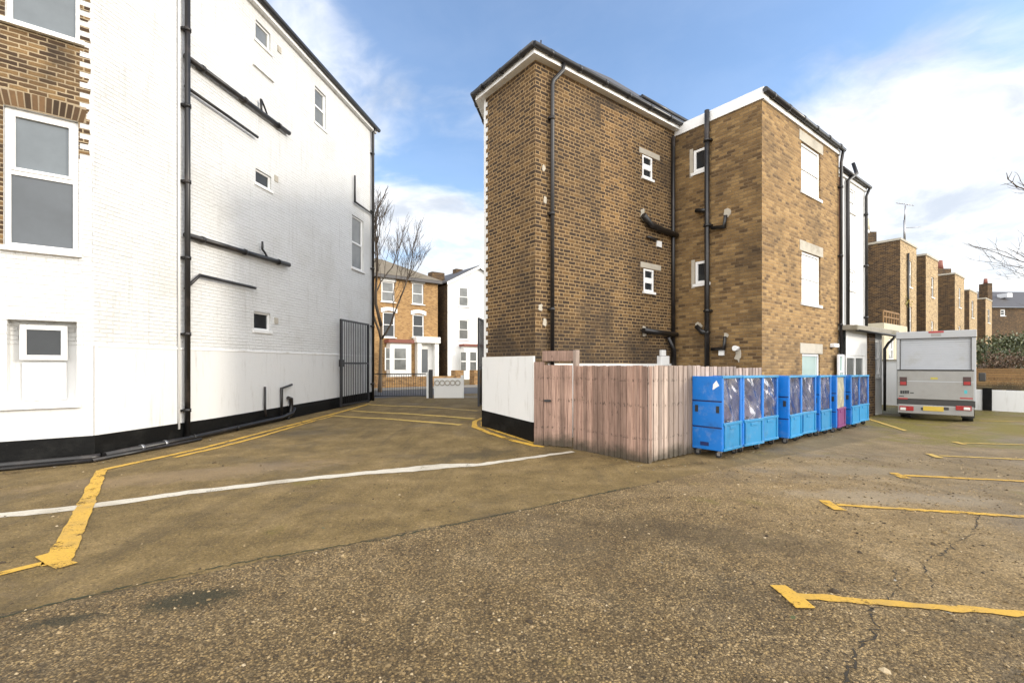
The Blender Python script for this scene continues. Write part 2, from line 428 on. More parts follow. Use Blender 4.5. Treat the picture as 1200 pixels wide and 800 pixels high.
def pipe(par, P, pts, r, w, name='drainpipe', mat='pipe', brackets=0, seg=12, lab=None):
    """pts: (u, v) or (u, v, w) on the plane"""
    q = [P.pt(p[0], p[1], p[2] if len(p) > 2 else w) for p in pts]
    mb = MB().tube(q, r, seg)
    if brackets:
        a, b = max(zip(q, q[1:]), key=lambda e: (e[1] - e[0]).length); n = max(1, int((b - a).length / brackets))
        d = (b - a).normalized()
        for k in range(n + 1):
            c = a + (b - a) * ((k + .35) / (n + .7))
            mb.tube([c - d * .035, c + d * .035], r * 1.28, seg)
            mb.pbox(P, (c - P.o).dot(P.d) - r * 1.7, (c - P.o).dot(P.d) + r * 1.7, c.z - .022, c.z + .022, .0, w)
    return mb.build(name, MT[mat], par, label=lab)

# ------------------------------------------------------------------ ground
def ground_material():
    m, nt, b, _ = new_mat('worn_tarmac'); co = obj_co(nt)
    s = nd(nt, 'ShaderNodeSeparateXYZ', {0: co}); x, y = s.outputs[0], s.outputs[1]
    warp = M(nt, 'MULTIPLY', M(nt, 'SUBTRACT', noise(nt, co, 1.4, 5, .6), .5), .22)
    rough_area = M(nt, 'SUBTRACT', 1.0, M(nt, 'MULTIPLY', sstep(nt, M(nt, 'ADD', x, M(nt, 'MULTIPLY', noise(nt, co, .7, 5, .6), 1.6)), 2.2, 5.0), .75))
    line = M(nt, 'ADD', M(nt, 'SUBTRACT', y, M(nt, 'MULTIPLY_ADD', x, .645, 5.29)), warp)   # seam: >0 beyond the joint
    zone = sstep(nt, line, .03, -.03); coarse = M(nt, 'MULTIPLY', zone, rough_area)
    big = noise(nt, co, .33, 7, .62); mid = noise(nt, co, 1.7, 8, .68); fine = noise(nt, co, 24, 8, .75); vf = noise(nt, co, 110, 4, .7)
    lo = ramp(nt, mid, [(.28, (.092, .062, .022)), (.48, (.168, .114, .040)), (.72, (.27, .188, .080))])
    hi = ramp(nt, mid, [(.28, (.185, .122, .052)), (.5, (.315, .218, .098)), (.72, (.46, .335, .175))])
    c = mix(nt, zone, lo, hi)
    # aggregate: pale and dark chippings
    vor = nd(nt, 'ShaderNodeTexVoronoi', {'Vector': co, 'Scale': 74.0, 'Randomness': 1.0}, feature='F1')
    chip = nd(nt, 'ShaderNodeSeparateColor', {0: vor.outputs['Color']})
    pale = M(nt, 'MULTIPLY', sstep(nt, chip.outputs[0], .80, .9), sstep(nt, vor.outputs['Distance'], .5, .25))
    darkc = M(nt, 'MULTIPLY', sstep(nt, chip.outputs[1], .72, .85), sstep(nt, vor.outputs['Distance'], .55, .3))
    amt = M(nt, 'MULTIPLY_ADD', coarse, .55, .30)
    cellv = ramp(nt, chip.outputs[2], [(0, (.30, .29, .27)), (.35, (.75, .74, .72)), (.75, (1.0, 1.0, 1.0)), (1, (1.65, 1.6, 1.5))])
    c = mix(nt, M(nt, 'MULTIPLY_ADD', coarse, .48, .46), c, mix(nt, 1.0, c, cellv, 'MULTIPLY'))
    gap = M(nt, 'MULTIPLY', sstep(nt, vor.outputs['Distance'], .42, .72), M(nt, 'MULTIPLY_ADD', coarse, .55, .14))
    c = mix(nt, gap, c, (.050, .031, .012))
    c = mix(nt, M(nt, 'MULTIPLY', pale, amt), c, (.46, .345, .19))
    c = mix(nt, M(nt, 'MULTIPLY', darkc, amt), c, (.035, .027, .019))
    vo2 = nd(nt, 'ShaderNodeTexVoronoi', {'Vector': co, 'Scale': 30.0}, feature='F1')
    ch2 = nd(nt, 'ShaderNodeSeparateColor', {0: vo2.outputs['Color']})
    big2 = M(nt, 'MULTIPLY', sstep(nt, ch2.outputs[0], .86, .90), sstep(nt, vo2.outputs['Distance'], .42, .26))
    c = mix(nt, M(nt, 'MULTIPLY', big2, amt), c, ramp(nt, ch2.outputs[2], [(0, (.04, .028, .016)), (.4, (.20, .135, .06)), (1, (.34, .25, .14))]))
    pits = M(nt, 'MULTIPLY', sstep(nt, noise(nt, co, 13, 9, .8), .60, .70), M(nt, 'MULTIPLY_ADD', coarse, .6, .15))
    c = mix(nt, pits, c, (.035, .024, .011))
    fv = M(nt, 'MULTIPLY_ADD', fine, 1.5, .27)
    c = mix(nt, .9, c, nd(nt, 'ShaderNodeCombineColor', {0: fv, 1: fv, 2: fv}).outputs[0], 'MULTIPLY')
    # oily dark stains, pale scuffed dust, moss
    c = mix(nt, M(nt, 'MULTIPLY', sstep(nt, big, .50, .70), .62), c, (.052, .038, .016))
    dust = noise(nt, nd(nt, 'ShaderNodeMapping', {'Vector': co, 'Rotation': (0, 0, .58), 'Scale': (.5, 1.7, 1)}).outputs[0], .9, 8, .7)
    c = mix(nt, M(nt, 'MULTIPLY', sstep(nt, dust, .54, .74), .5), c, (.235, .168, .092))
    trk = noise(nt, nd(nt, 'ShaderNodeMapping', {'Vector': co, 'Rotation': (0, 0, .32), 'Scale': (3.4, .28, 1)}).outputs[0], 1.0, 7, .68)
    c = mix(nt, M(nt, 'MULTIPLY', sstep(nt, trk, .50, .68), .38), c, (.060, .044, .022))
    grey = M(nt, 'MULTIPLY', sstep(nt, M(nt, 'ADD', x, M(nt, 'MULTIPLY', mid, 2.0)), 4.0, 8.0), .5)
    c = mix(nt, grey, c, mix(nt, mid, (.085, .066, .040), (.20, .165, .11)))
    mossn = noise(nt, co, .55, 8, .72)
    far = sstep(nt, M(nt, 'SUBTRACT', x, M(nt, 'MULTIPLY', y, .25)), 4.6, 7.6)
    far = M(nt, 'MULTIPLY', far, sstep(nt, y, 7.5, 11.0))
    mossm = M(nt, 'MULTIPLY', sstep(nt, M(nt, 'ADD', mossn, M(nt, 'MULTIPLY', far, .20)), .58, .74), .85)
    c = mix(nt, mossm, c, mix(nt, fine, (.085, .074, .010), (.23, .185, .025)))
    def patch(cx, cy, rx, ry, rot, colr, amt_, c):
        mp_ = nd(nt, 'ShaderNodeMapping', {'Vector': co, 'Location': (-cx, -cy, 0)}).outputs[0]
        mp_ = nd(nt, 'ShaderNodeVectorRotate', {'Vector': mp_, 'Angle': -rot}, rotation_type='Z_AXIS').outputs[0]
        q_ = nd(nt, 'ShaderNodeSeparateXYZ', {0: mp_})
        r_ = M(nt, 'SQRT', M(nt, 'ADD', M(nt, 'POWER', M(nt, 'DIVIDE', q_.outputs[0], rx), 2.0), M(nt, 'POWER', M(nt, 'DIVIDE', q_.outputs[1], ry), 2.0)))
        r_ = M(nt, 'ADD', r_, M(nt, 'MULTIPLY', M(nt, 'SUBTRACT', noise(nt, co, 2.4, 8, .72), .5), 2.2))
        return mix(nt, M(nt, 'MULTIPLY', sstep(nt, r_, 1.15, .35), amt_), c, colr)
    c = patch(4.7, 5.85, 1.5, .38, -.15, (.30, .25, .18), .5, c)          # pale patch by the second bay line
    c = patch(5.6, 7.3, 1.3, .45, -.1, (.25, .21, .15), .4, c)
    c = patch(-4.6, 7.15, 2.4, .55, .5, (.27, .19, .115), .45, c)            # scuffed pale dust along the white house
    c = patch(-2.25, 3.3, .42, .16, .25, (.035, .034, .016), .85, c)         # oil marks
    c = patch(-2.85, 3.05, .3, .10, .3, (.04, .036, .018), .8, c)
    c = patch(-.6, 8.6, 1.3, .4, .6, (.055, .042, .02), .6, c)
    c = patch(3.6, 2.75, .9, .3, -.3, (.05, .042, .026), .7, c)
    c = patch(1.7, 4.6, 1.6, .4, -.35, (.07, .048, .022), .55, c)
    seam = M(nt, 'MULTIPLY', sstep(nt, M(nt, 'ABSOLUTE', M(nt, 'ADD', line, M(nt, 'MULTIPLY', M(nt, 'SUBTRACT', fine, .5), .03))), .028, .006), .3)
    seam = M(nt, 'MULTIPLY', seam, M(nt, 'MULTIPLY', sstep(nt, x, 2.6, 1.4), sstep(nt, x, -7.0, -6.0)))
    c = mix(nt, seam, c, (.022, .022, .010))
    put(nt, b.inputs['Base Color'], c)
    damp = sstep(nt, M(nt, 'ADD', big, M(nt, 'MULTIPLY', grey, .16)), .50, .66)
    put(nt, b.inputs['Roughness'], M(nt, 'SUBTRACT', .93, M(nt, 'MULTIPLY', damp, .42)))
    b.inputs['Specular IOR Level'].default_value = .4
    hch = M(nt, 'MULTIPLY', M(nt, 'SUBTRACT', 1.0, vor.outputs['Distance']), M(nt, 'MULTIPLY_ADD', coarse, .8, .25))
    h = M(nt, 'ADD', hch, M(nt, 'ADD', M(nt, 'MULTIPLY', fine, M(nt, 'MULTIPLY_ADD', coarse, 1.6, .7)), M(nt, 'ADD', M(nt, 'MULTIPLY', vf, .3), M(nt, 'SUBTRACT', M(nt, 'MULTIPLY', big2, .9), pits))))
    h = M(nt, 'SUBTRACT', h, M(nt, 'MULTIPLY', seam, 1.5))
    n1 = bump(nt, mid, .35, .06)
    put(nt, b.inputs['Normal'], bump(nt, h, .9, .020, n1))
    return m
MT['ground'] = ground_material()

def axis(lo, hi, step, far):
    a = [lo + step * k for k in range(int((hi - lo) / step) + 1)]
    return [far[0]] + far[1:-1:1][:0] + a + [far[-1]]
xs = [-900, -300, -120, -60, -35] + [-22 + .5 * k for k in range(113)] + [45, 70, 120, 300, 900]
ys = [-300, -80, -30, -12] + [-5 + .5 * k for k in range(101)] + [55, 70, 100, 200, 500, 1500]
gm = MB()
gm.v = [Vector((x, y, G(x, y))) for y in ys for x in xs]
nx = len(xs)
for j in range(len(ys) - 1):
    for i in range(nx - 1):
        gm.f.append([j * nx + i, j * nx + i + 1, (j + 1) * nx + i + 1, (j + 1) * nx + i]); gm.sm.append(True)
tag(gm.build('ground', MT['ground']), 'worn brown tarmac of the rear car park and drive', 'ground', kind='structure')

def strip(name, pts, width, mat, label, cat='road marking', lift=.005, step=.12, jag=.012, caps=True, seed=0):
    """painted band following ground points (Vectors), ragged edges"""
    pts = [Vector((p.x, p.y, 0)) for p in pts]; rnd = random.Random(seed + len(label)); ws = width if isinstance(width, (list, tuple)) else [width] * len(pts)
    path = []
    for k in range(len(pts) - 1):
        a, b = pts[k], pts[k + 1]; n = max(1, int((b - a).length / step))
        for q in range(n): path.append((a.lerp(b, q / n), ws[k] + (ws[k + 1] - ws[k]) * q / n))
    path.append((pts[-1], ws[-1]))
    mb = MB(); L = []
    for k, (p, w) in enumerate(path):
        t = (path[min(k + 1, len(path) - 1)][0] - path[max(k - 1, 0)][0]).normalized(); n = Vector((-t.y, t.x, 0))
        a = p + n * (w / 2 + rnd.uniform(-jag, jag)); b = p - n * (w / 2 + rnd.uniform(-jag, jag))
        L.append((Vector((a.x, a.y, G(a.x, a.y) + lift)), Vector((b.x, b.y, G(b.x, b.y) + lift))))
    for (a, b), (c, d) in zip(L, L[1:]): mb.poly([a, b, d, c])
    o = mb.build(name, mat); tag(o, label, cat, kind='structure'); return o

g = gp
MT['yellow'] = paint_line('worn_yellow_paint', (.58, .34, .04), .53)
MT['yellow_faded'] = paint_line('faded_yellow_paint', (.52, .35, .08), .57)
MT['white_line'] = paint_line('worn_white_concrete', (.56, .515, .43), .57)
g = gp
strip('white_line', [g(-60, 610), g(0, 604), g(100, 594), g(220, 577), g(350, 562), g(430, 554), g(480, 550), g(520, 546), g(560, 544.5), g(672, 529)],
      [.22, .22, .23, .22, .2, .22, .34, .36, .17, .12], MT['white_line'], 'worn white concrete line crossing the mouth of the drive', jag=.02)
strip('yellow_line', [g(119, 551), g(99, 595), g(84, 625), g(66, 661)], [.13, .17, .17, .19], MT['yellow'], 'broad yellow line running forward from the white house corner', lift=.009, jag=.012)
strip('yellow_line', [g(51, 660), g(-30, 680), g(-120, 702)], [.09, .08, .08], MT['yellow'], 'narrow yellow line leading off the left picture edge', lift=.009)
strip('yellow_line', [g(50, 651), g(79, 664)], [.12, .12], MT['yellow'], 'short yellow T-head joining broad and narrow lines by the white house', lift=.013)
strip('yellow_line', [g(119, 551), g(216, 530), g(330, 501), g(402, 482), g(432, 473.5)], [.13, .12, .12, .14, .13], MT['yellow'], 'long yellow line beside the black plinth of the white house', lift=.009)
strip('yellow_line', [g(205, 536), g(300, 513), g(365, 494), g(392, 487)], .11, MT['yellow'], 'second yellow line just outside the one along the plinth', lift=.009)
strip('yellow_line', [g(388, 487), g(450, 490.5), g(540, 498)], .15, MT['yellow_faded'], 'faded yellow line across the drive, nearest of three', lift=.009, jag=.02)
strip('yellow_line', [g(412, 481), g(470, 484.5), g(556, 491)], .15, MT['yellow_faded'], 'faded yellow line across the drive, middle of three', lift=.009, jag=.02)
strip('yellow_line', [g(432, 474), g(490, 476.5), g(560, 481.5)], .15, MT['yellow_faded'], 'faded yellow line across the drive, farthest of three', lift=.009, jag=.02)
strip('yellow_line', [g(568, 489), g(556, 494), g(556, 500), g(572, 507), g(600, 516), g(637, 524.5)], [.12, .13, .13, .12, .12, .12], MT['yellow'], 'outer yellow line curving round the white dwarf wall', lift=.009)
strip('yellow_line', [g(566, 494), g(566, 499), g(584, 506), g(626, 519)], .10, MT['yellow'], 'inner yellow line hugging the black base of the dwarf wall', lift=.009)
for (hx0, hy0, hx1, hy1, x1, y1, lab) in [
        (913, 687, 943, 714, 1330, 731, 'nearest yellow bay line with a T-head in the gravelly tarmac'),
        (966, 587, 984, 598.5, 1330, 614, 'second nearest yellow bay line with a T-head'),
        (1046, 554.5, 1062, 561, 1330, 570.5, 'third yellow bay line from the camera'),
        (1088, 532, 1102, 537, 1330, 544.5, 'fourth yellow bay line, on mossy tarmac'),
        (1118, 518, 1130, 521, 1330, 525, 'fifth yellow bay line, before the parked van')]:
    mx, my = (hx0 + hx1) / 2 + 6, (hy0 + hy1) / 2 - (hy1 - hy0) * .08
    mat = MT['yellow'] if hy0 > 550 else MT['yellow_faded']
    a, b = g(mx, my), g(x1, y1)
    strip('bay_line', [a, b], .085, mat, lab, lift=.009, jag=.016, step=.06)
    strip('bay_line', [g(hx0, hy0), g(hx1, hy1)], .12, mat, lab.replace('bay line', 'bay head').replace(' with a T-head', ' ending that bay line'), lift=.013, jag=.015)
strip('bay_line', [g(1148, 493), g(1330, 497)], .09, MT['yellow_faded'], 'faded bay line right of the parked van', lift=.009)
strip('bay_line', [g(1012, 489), g(1062, 505)], .10, MT['yellow_faded'], 'faded diagonal mark left of the parked van', lift=.009)
MT['crack'] = plain('crack_dirt', (.030, .023, .014), .95, .4, 20)
MT['crack_moss'] = plain('mossy_crack', (.030, .032, .012), .95, .4, 20)
def crack(px, w, lab, mat='crack', seed=1):
    rnd = random.Random(seed); pts = [g(*p) for p in px]; out = []
    for a, b in zip(pts, pts[1:]):
        n = max(2, int((b - a).length / .035))
        for k in range(n):
            p = a.lerp(b, k / n); out.append(p + Vector((rnd.gauss(0, .012), rnd.gauss(0, .012), 0)))
    out.append(pts[-1])
    ws = [w * rnd.uniform(.15, 1.6) for _ in out]
    strip('tarmac_crack', out, ws, MT[mat], lab, 'crack', lift=.003, step=.5, jag=.003)
crack([(986, 803), (1004, 765), (1030, 735), (1022, 712), (1008, 706)], .013, 'dark ragged crack at the foot of the nearest bay line', seed=2)
crack([(1096, 690), (1080, 660), (1140, 625), (1150, 600)], .008, 'thin crack winding between the two nearest bay lines', seed=3)
crack([(1018, 716), (1052, 690), (1048, 668)], .007, 'short crack branching toward the yellow T-head', seed=4)
crack([(0, 722), (120, 694), (300, 655), (450, 631), (587, 603), (737, 571)], .020, 'mossy joint between smooth and gravelly tarmac', 'crack_moss', seed=5)

def loose_stones():
    rnd = random.Random(3); mb = MB(); mb2 = MB()
    for k in range(15000):
        y = 1.9 + 6.5 * rnd.random() ** 1.7; x = rnd.uniform(-1.12, 1.12) * y
        seam = y - (.645 * x + 5.29)
        if seam > 0 and rnd.random() > .14: continue
        if mnoise.noise(Vector((x * .9, y * .9, 3))) < rnd.uniform(-.6, .3): continue
        r = rnd.choice((.0035, .004, .0045, .0055, .007)) * rnd.uniform(.8, 1.4) * (1 + .12 * y)
        if rnd.random() < .012: r *= 2.2
        a = rnd.uniform(0, 6.28); ca, sa = math.cos(a), math.sin(a); e = rnd.uniform(.6, 1.5); z = G(x, y)
        P = []
        for (i, j, q) in ((1, 0, .25), (.35, .9, .3), (-.8, .55, .2), (-.7, -.7, .3), (.5, -.85, .25)):
            i = i * e + rnd.uniform(-.2, .2); P.append(Vector((x + r * (i * ca - j * sa), y + r * (i * sa + j * ca), z + r * q * .8)))
        T = Vector((x + rnd.uniform(-.4, .4) * r, y + rnd.uniform(-.4, .4) * r, z + r * rnd.uniform(.6, 1.1)))
        B = [Vector((p.x, p.y, z - .002)) for p in P]; i0 = len(mb.v)
        mb.v += P + [T] + B
        for q in range(5):
            mb.f.append([i0 + q, i0 + (q + 1) % 5, i0 + 5]); mb.f.append([i0 + 6 + q, i0 + 6 + (q + 1) % 5, i0 + (q + 1) % 5, i0 + q]); mb.sm += [False, False]
    m, nt, b, _ = new_mat('loose_chippings')
    r = nd(nt, 'ShaderNodeNewGeometry').outputs['Random Per Island']
    c = ramp(nt, r, [(0, (.03, .02, .01)), (.4, (.10, .066, .028)), (.75, (.21, .145, .066)), (.95, (.32, .235, .125)), (1, (.45, .36, .23))])
    put(nt, b.inputs['Base Color'], c); b.inputs['Roughness'].default_value = .85
    o = mb.build('loose_gravel', m); tag(o, 'loose chippings scattered over the tarmac', 'gravel', kind='stuff')
loose_stones()
def litter(name, label, path, spread, n, mat, seed):
    rnd = random.Random(seed); mb = MB()
    for k in range(n):
        i = rnd.randrange(len(path) - 1); p = path[i].lerp(path[i + 1], rnd.random())
        x, y = p.x + rnd.gauss(0, spread), p.y + rnd.gauss(0, spread * .6); z = G(x, y) + .012; s = rnd.uniform(.008, .028); a = rnd.uniform(0, 6.28)
        e = Vector((math.cos(a), math.sin(a), rnd.uniform(-.3, .3))) * s; f = Vector((-math.sin(a), math.cos(a), rnd.uniform(-.3, .3))) * s * rnd.uniform(.3, .7)
        q = Vector((x, y, z + rnd.uniform(0, .012))); mb.poly([q - e, q + f, q + e, q - f])
    tag(mb.build(name, mat), label, 'leaf litter', kind='stuff')
def _leafmat(name, stops):
    m, nt, b, _ = new_mat(name); r = nd(nt, 'ShaderNodeNewGeometry').outputs['Random Per Island']
    put(nt, b.inputs['Base Color'], ramp(nt, r, stops)); b.inputs['Roughness'].default_value = .8; return m
MT['litter'] = _leafmat('leaf_litter', [(0, (.03, .02, .01)), (.5, (.11, .065, .025)), (.8, (.20, .13, .05)), (.92, (.05, .06, .015)), (1, (.5, .46, .4))])
litter('fallen_leaves', 'dead leaves and scraps along the foot of the fence and trolleys', [g(690, 532), g(757, 550), g(830, 541), g(930, 520), g(1020, 500)], .10, 420, MT['litter'], 1)
litter('fallen_leaves', 'dead leaves and grit along the foot of the white house plinth', [g(0, 556), g(118, 543), g(216, 523), g(340, 496), g(430, 472)], .08, 420, MT['litter'], 2)
litter('fallen_leaves', 'scattered leaves on the open tarmac', [g(150, 640), g(420, 600), g(640, 570), g(900, 600), g(1100, 640), g(700, 760)], .9, 90, MT['litter'], 3)

# ------------------------------------------------------------------ white house on the left
K = (-7.27, 8.17)
PF = Plane(*K, Bd); PW = Plane(*K, Wd)
wh = thing('white_house', 'tall white painted house with brick front bay and long side wall', 'house', (*K, 0))
ULEN = 10.64; EH = 11.0
fw_holes = []
midr = (PF.px(4, 200)[0], PF.px(92, 200)[0], PF.px(92, 297)[1], PF.px(92, 143)[1])
topr = (PF.px(6, 30)[0], PF.px(95, 30)[0], PF.px(95, 50)[1], PF.px(95, 50)[1] + (midr[3] - midr[2]))
lowr = (PF.px(8, 420)[0], PF.px(90, 420)[0], PF.px(90, 472)[1], PF.px(90, 377)[1], .24)
FH = [midr, topr, lowr]
BEAD = PW.px(229, 409.4)[1]; PLY = .42
vb = PF.px(92, 300)[1]
MB().wall(PF, -8, 0, BEAD, EH, [midr, topr, lowr], .12).build('front_wall', MT['white_brick'], wh)
MB().wall(PF, -8, 0, -.1, BEAD, [lowr], .12).build('front_wall_render', MT['white_render'], wh)
# brick part of the front with toothed edge
bk = MB(); xb = PF.px(93.5, 200)[0]; xt = PF.px(106, 200)[0]
bk.wall(PF, -8, xb, midr[2] + .0, EH, [midr, topr], .12, w=.006, reveal=False)
v = vb + .88; i = 0
vt = PF.px(93, 187)[1]
while v < EH:
    if v > vt: bk.poly([PF.pt(xb, v, .006), PF.pt(xt - (.03 if i % 3 == 0 else 0) + random.uniform(-.015, .01), v, .006), PF.pt(xt + random.uniform(-.02, .01), v + .085, .006), PF.pt(xb, v + .085, .006)])
    v += .176; i += 1
bk.build('brickwork', MT['stock'], wh)
# white strip between the teeth and window edge below them
MB().wall(PF, xb - .012, xt + .02, midr[2] - .3, vt, [], w=.010, reveal=False).build('painted_return', MT['white_brick'], wh)
def arch(r):
    mb = MB(); n = 13; wdt = (r[1] - r[0]) + .16
    for k in range(n):
        a = -1 + 2 * (k + .5) / n; uc = (r[0] + r[1]) / 2 + a * wdt / 2
        sag = .10 * (1 - a * a); lean = a * .05; hw = wdt / n / 2 - .008; v0 = r[3] + .0 + sag * .25; v1 = r[3] + .22 + sag * .55
        mb.box8(PF.pt(uc - hw - lean * .2, v0, .004), -PF.n * -.010, PF.d * (2 * hw), PF.pt(lean, v1 - v0) - PF.o)
    return mb.build('brick_arch', MT['arch'], wh)
MT['arch'] = plain('arch_brick', (.085, .048, .021), .9, .4, 12, .6, island=.8)
MT['arch_mortar'] = plain('arch_mortar', (.30, .235, .155), .95, .25, 14, .4)
for r in (midr, topr):
    MB().pbox(PF, r[0] - .1, r[1] + .1, r[3], r[3] + .27, .0, .009).build('arch_mortar', MT['arch_mortar'], wh)
    arch(r)
window(wh, PF, midr, 'casement_over', .12, 'frosted', 'frosted_low', fw=.075, sill_over=.05, proud=.08, lab='tall window with opening top light over frosted fixed pane')
window(wh, PF, topr, 'casement_over', .12, 'frosted', 'frosted', fw=.075, sill_over=.05, proud=.08, lab='upper window cut by the picture top')
# low window: blind recess with a small light over a panel
f = window(wh, PF, (PF.px(20, 400)[0], PF.px(78, 400)[0], PF.px(78, 422)[1], PF.px(78, 381)[1]), 'single', .20, 'dark', sill=False, fw=.085, lab='small casement window set in a painted recess')
MB().pbox(PF, PF.px(23, 440)[0], PF.px(76, 440)[0], lowr[2] + .06, PF.px(78, 425)[1], -.238, -.195).build('panel', MT['upvc'], f, bevel=.006)
MB().pbox(PF, lowr[0] - .5, lowr[1] + .06, lowr[2] - .07, lowr[2] + .003, -.23, .08).build('sill', MT['ledge'], f, bevel=.008)
# side wall
sw = {}
sw['a'] = PW.rect(299.5, 317, 22, 45); sw['b'] = PW.rect(369, 382, 100, 142); sw['c'] = PW.rect(299.5, 318, 196.5, 213.5)
sw['d'] = PW.rect(412.5, 426, 251, 313); sw['e'] = PW.rect(297.5, 317, 364.5, 386)
hl = list(sw.values())
MB().wall(PW, 0, ULEN, BEAD, EH, hl, .12).build('side_wall', MT['white_brick'], wh)
MB().wall(PW, 0, ULEN, -.1, BEAD, [], w=.012).poly([PW.pt(0, BEAD, .0), PW.pt(ULEN, BEAD, .0), PW.pt(ULEN, BEAD, .012), PW.pt(0, BEAD, .012)]).build('side_wall_render', MT['white_render'], wh)
MB().pbox(PW, .05, ULEN - .02, BEAD - .02, BEAD + .025, -.01, .022).build('bead', MT['ledge'], wh, bevel=.008)
window(wh, PW, sw['a'], 'single', .11, 'grey', fw=.05, proud=.03)
window(wh, PW, sw['b'], 'sash', .11, 'grey', fw=.05, proud=.03)
window(wh, PW, sw['c'], 'single', .11, 'dark', fw=.05, proud=.03)
window(wh, PW, sw['d'], 'sash', .11, 'grey', fw=.06, proud=.05, lab='tall sash window near the far drainpipe')
window(wh, PW, sw['e'], 'single', .11, 'dark', fw=.05, proud=.03)
for (x0, x1, y0, y1) in ((325, 329, 53, 60), (321.5, 325.5, 205, 212), (321.5, 325.5, 372, 379)):
    r = PW.rect(x0, x1, y0, y1); MB().pbox(PW, *r, -.01, .02).build('air_vent', MT['stone'], wh)
r = PW.rect(296, 320, 72, 76); MB().pbox(PW, *r, -.01, .06).build('old_sill', MT['ledge'], wh, bevel=.01)
# plinth in black bitumen
MB().pbox(PW, -.02, ULEN - .01, -.1, PLY, -.02, .035).build('plinth', MT['tar'], wh, bevel=.01)
MB().pbox(PF, -8, .012, -.1, PLY - .0, -.02, .035).build('plinth', MT['tar'], wh, bevel=.01)
q = MB(); q.box8(PW.pt(2.2, PLY - .02, -.02), PW.n * .052, PW.d * (ULEN - 2.22), (0, 0, .01))
for k in (6, 7): q.v[-8 + k] += Vector((0, 0, .17))
q.build('plinth', MT['tar'], wh)
# eaves, gutter and roof
MB().pbox(PW, -.3, ULEN + .12, EH - .16, EH, -.02, .14).build('fascia', MT['fascia'], wh)
MB().tube([PW.pt(-.3, EH + .02, .20), PW.pt(ULEN + .2, EH + .0, .20)], .075, 12).build('gutter', MT['gutter'], wh)
back = [PW.pt(-.2, EH, .14), PW.pt(ULEN, EH, .14), Vector((-15, 22, EH)), PF.pt(-8, EH) + Vector((-7, 11, 0)), PF.pt(-8, EH), PF.pt(-.1, EH, .14)]
ap = Vector((-12, 12.5, EH + 2.2)); rf = MB()
for a, b in zip(back, back[1:] + back[:1]): rf.poly([a, b, ap])
rf.build('roof', MT['slate'], wh)
MB().poly([PW.pt(ULEN, -.1), Vector((-15, 22, -.1)), Vector((-15, 22, EH)), PW.pt(ULEN, EH)]).poly([Vector((-15, 22, -.1)), PF.pt(-8, -.1) + Vector((-7, 11, 0)), PF.pt(-8, EH) + Vector((-7, 11, 0)), Vector((-15, 22, EH))]).poly(
    [PF.pt(-8, -.1) + Vector((-7, 11, 0)), PF.pt(-8, -.1), PF.pt(-8, EH), PF.pt(-8, EH) + Vector((-7, 11, 0))]).build('rear_wall', MT['white_brick'], wh)
# pipes on the side wall
up = PW.px(214.5, 400)[0]
pipe(wh, PW, [(up, .12), (up, EH - .1)], .054, .11, brackets=1.75, lab='tall black soil stack near the house corner')
pipe(wh, PW, [(up - .14, .3), (up - .14, EH - .1)], .022, .04, 'cable_run', 'white_plain')
def wpx(*q): return [PW.px(*p, .09) for p in q]
def run(pts, r, name='waste_pipe', w=.09, brackets=0): return pipe(wh, PW, wpx(*pts), r, w, name, brackets=brackets)
run([(217, 65.5), (339, 156.5)], .06, brackets=1.5); run([(306.5, 133), (306, 117), (309.5, 124.5), (313, 134)], .022)
run([(217, 101), (302, 161)], .034)
run([(217, 275), (339, 310.5)], .058, brackets=1.5); run([(313, 301), (311, 297), (307.5, 292), (307.5, 283)], .026)
run([(217, 338.5), (234, 322.5), (299.5, 337.5)], .034)
run([(310.5, 453), (310.5, 479), (312, 488)], .03); run([(342, 450.5), (330, 455), (330, 486)], .032)
run([(337, 492), (340, 486), (341.5, 476), (341, 467), (337.5, 466)], .05)
uend = PW.px(435, 300)[0]
pipe(wh, PW, [(ULEN - .1, EH, .2), (ULEN - .1, EH - .25, .09), (ULEN - .1, .1, .09)], .05, .09, brackets=2.2, lab='black downpipe at the far end of the side wall')
pipe(wh, PW, [PW.px(413.5, 206), PW.px(413.5, 236.5), (ULEN - .1, PW.px(434, 251)[1])], .03, .08, 'waste_pipe')
def gpw(px, w): p = PW.px(px, 500)[0]; return p
# drain tubes lying along the plinth foot
def foot(u, w, h): q = PW.pt(u, 0, w); return Vector((q.x, q.y, G(q.x, q.y) + h))
u2 = PW.px(341, 490)[0]
tb = MB().tube([foot(u2, .10, .30), foot(u2 - .1, .11, .16), foot(u2 - .6, .13, .10), foot(2.0, .15, .075), foot(.05, .16, .07)], .055, 12)
tb.build('drain_tube', MT['pipe'], wh)
MB().tube([PF.pt(.10, .07, .16), PF.pt(-.05, .065, .17), PF.pt(-8, .06, .2)], .055, 12).build('drain_tube', MT['pipe'], wh)
MB().tube([PF.pt(.0, .035, .33), PF.pt(-8, .03, .36)], .032, 10).tube([foot(2.0, .27, .03), PF.pt(.0, .035, .33)], .032, 10).build('drain_tube', MT['pipe'], wh)
for u in (.75, 1.25, 1.95, 3.2):
    p = foot(u, .148, .078); MB().tube([p - PW.d * .03, p + PW.d * .03], .064, 12).build('pipe_collar', MT['steel'] if u < 1.9 else MT['pipe'], wh)

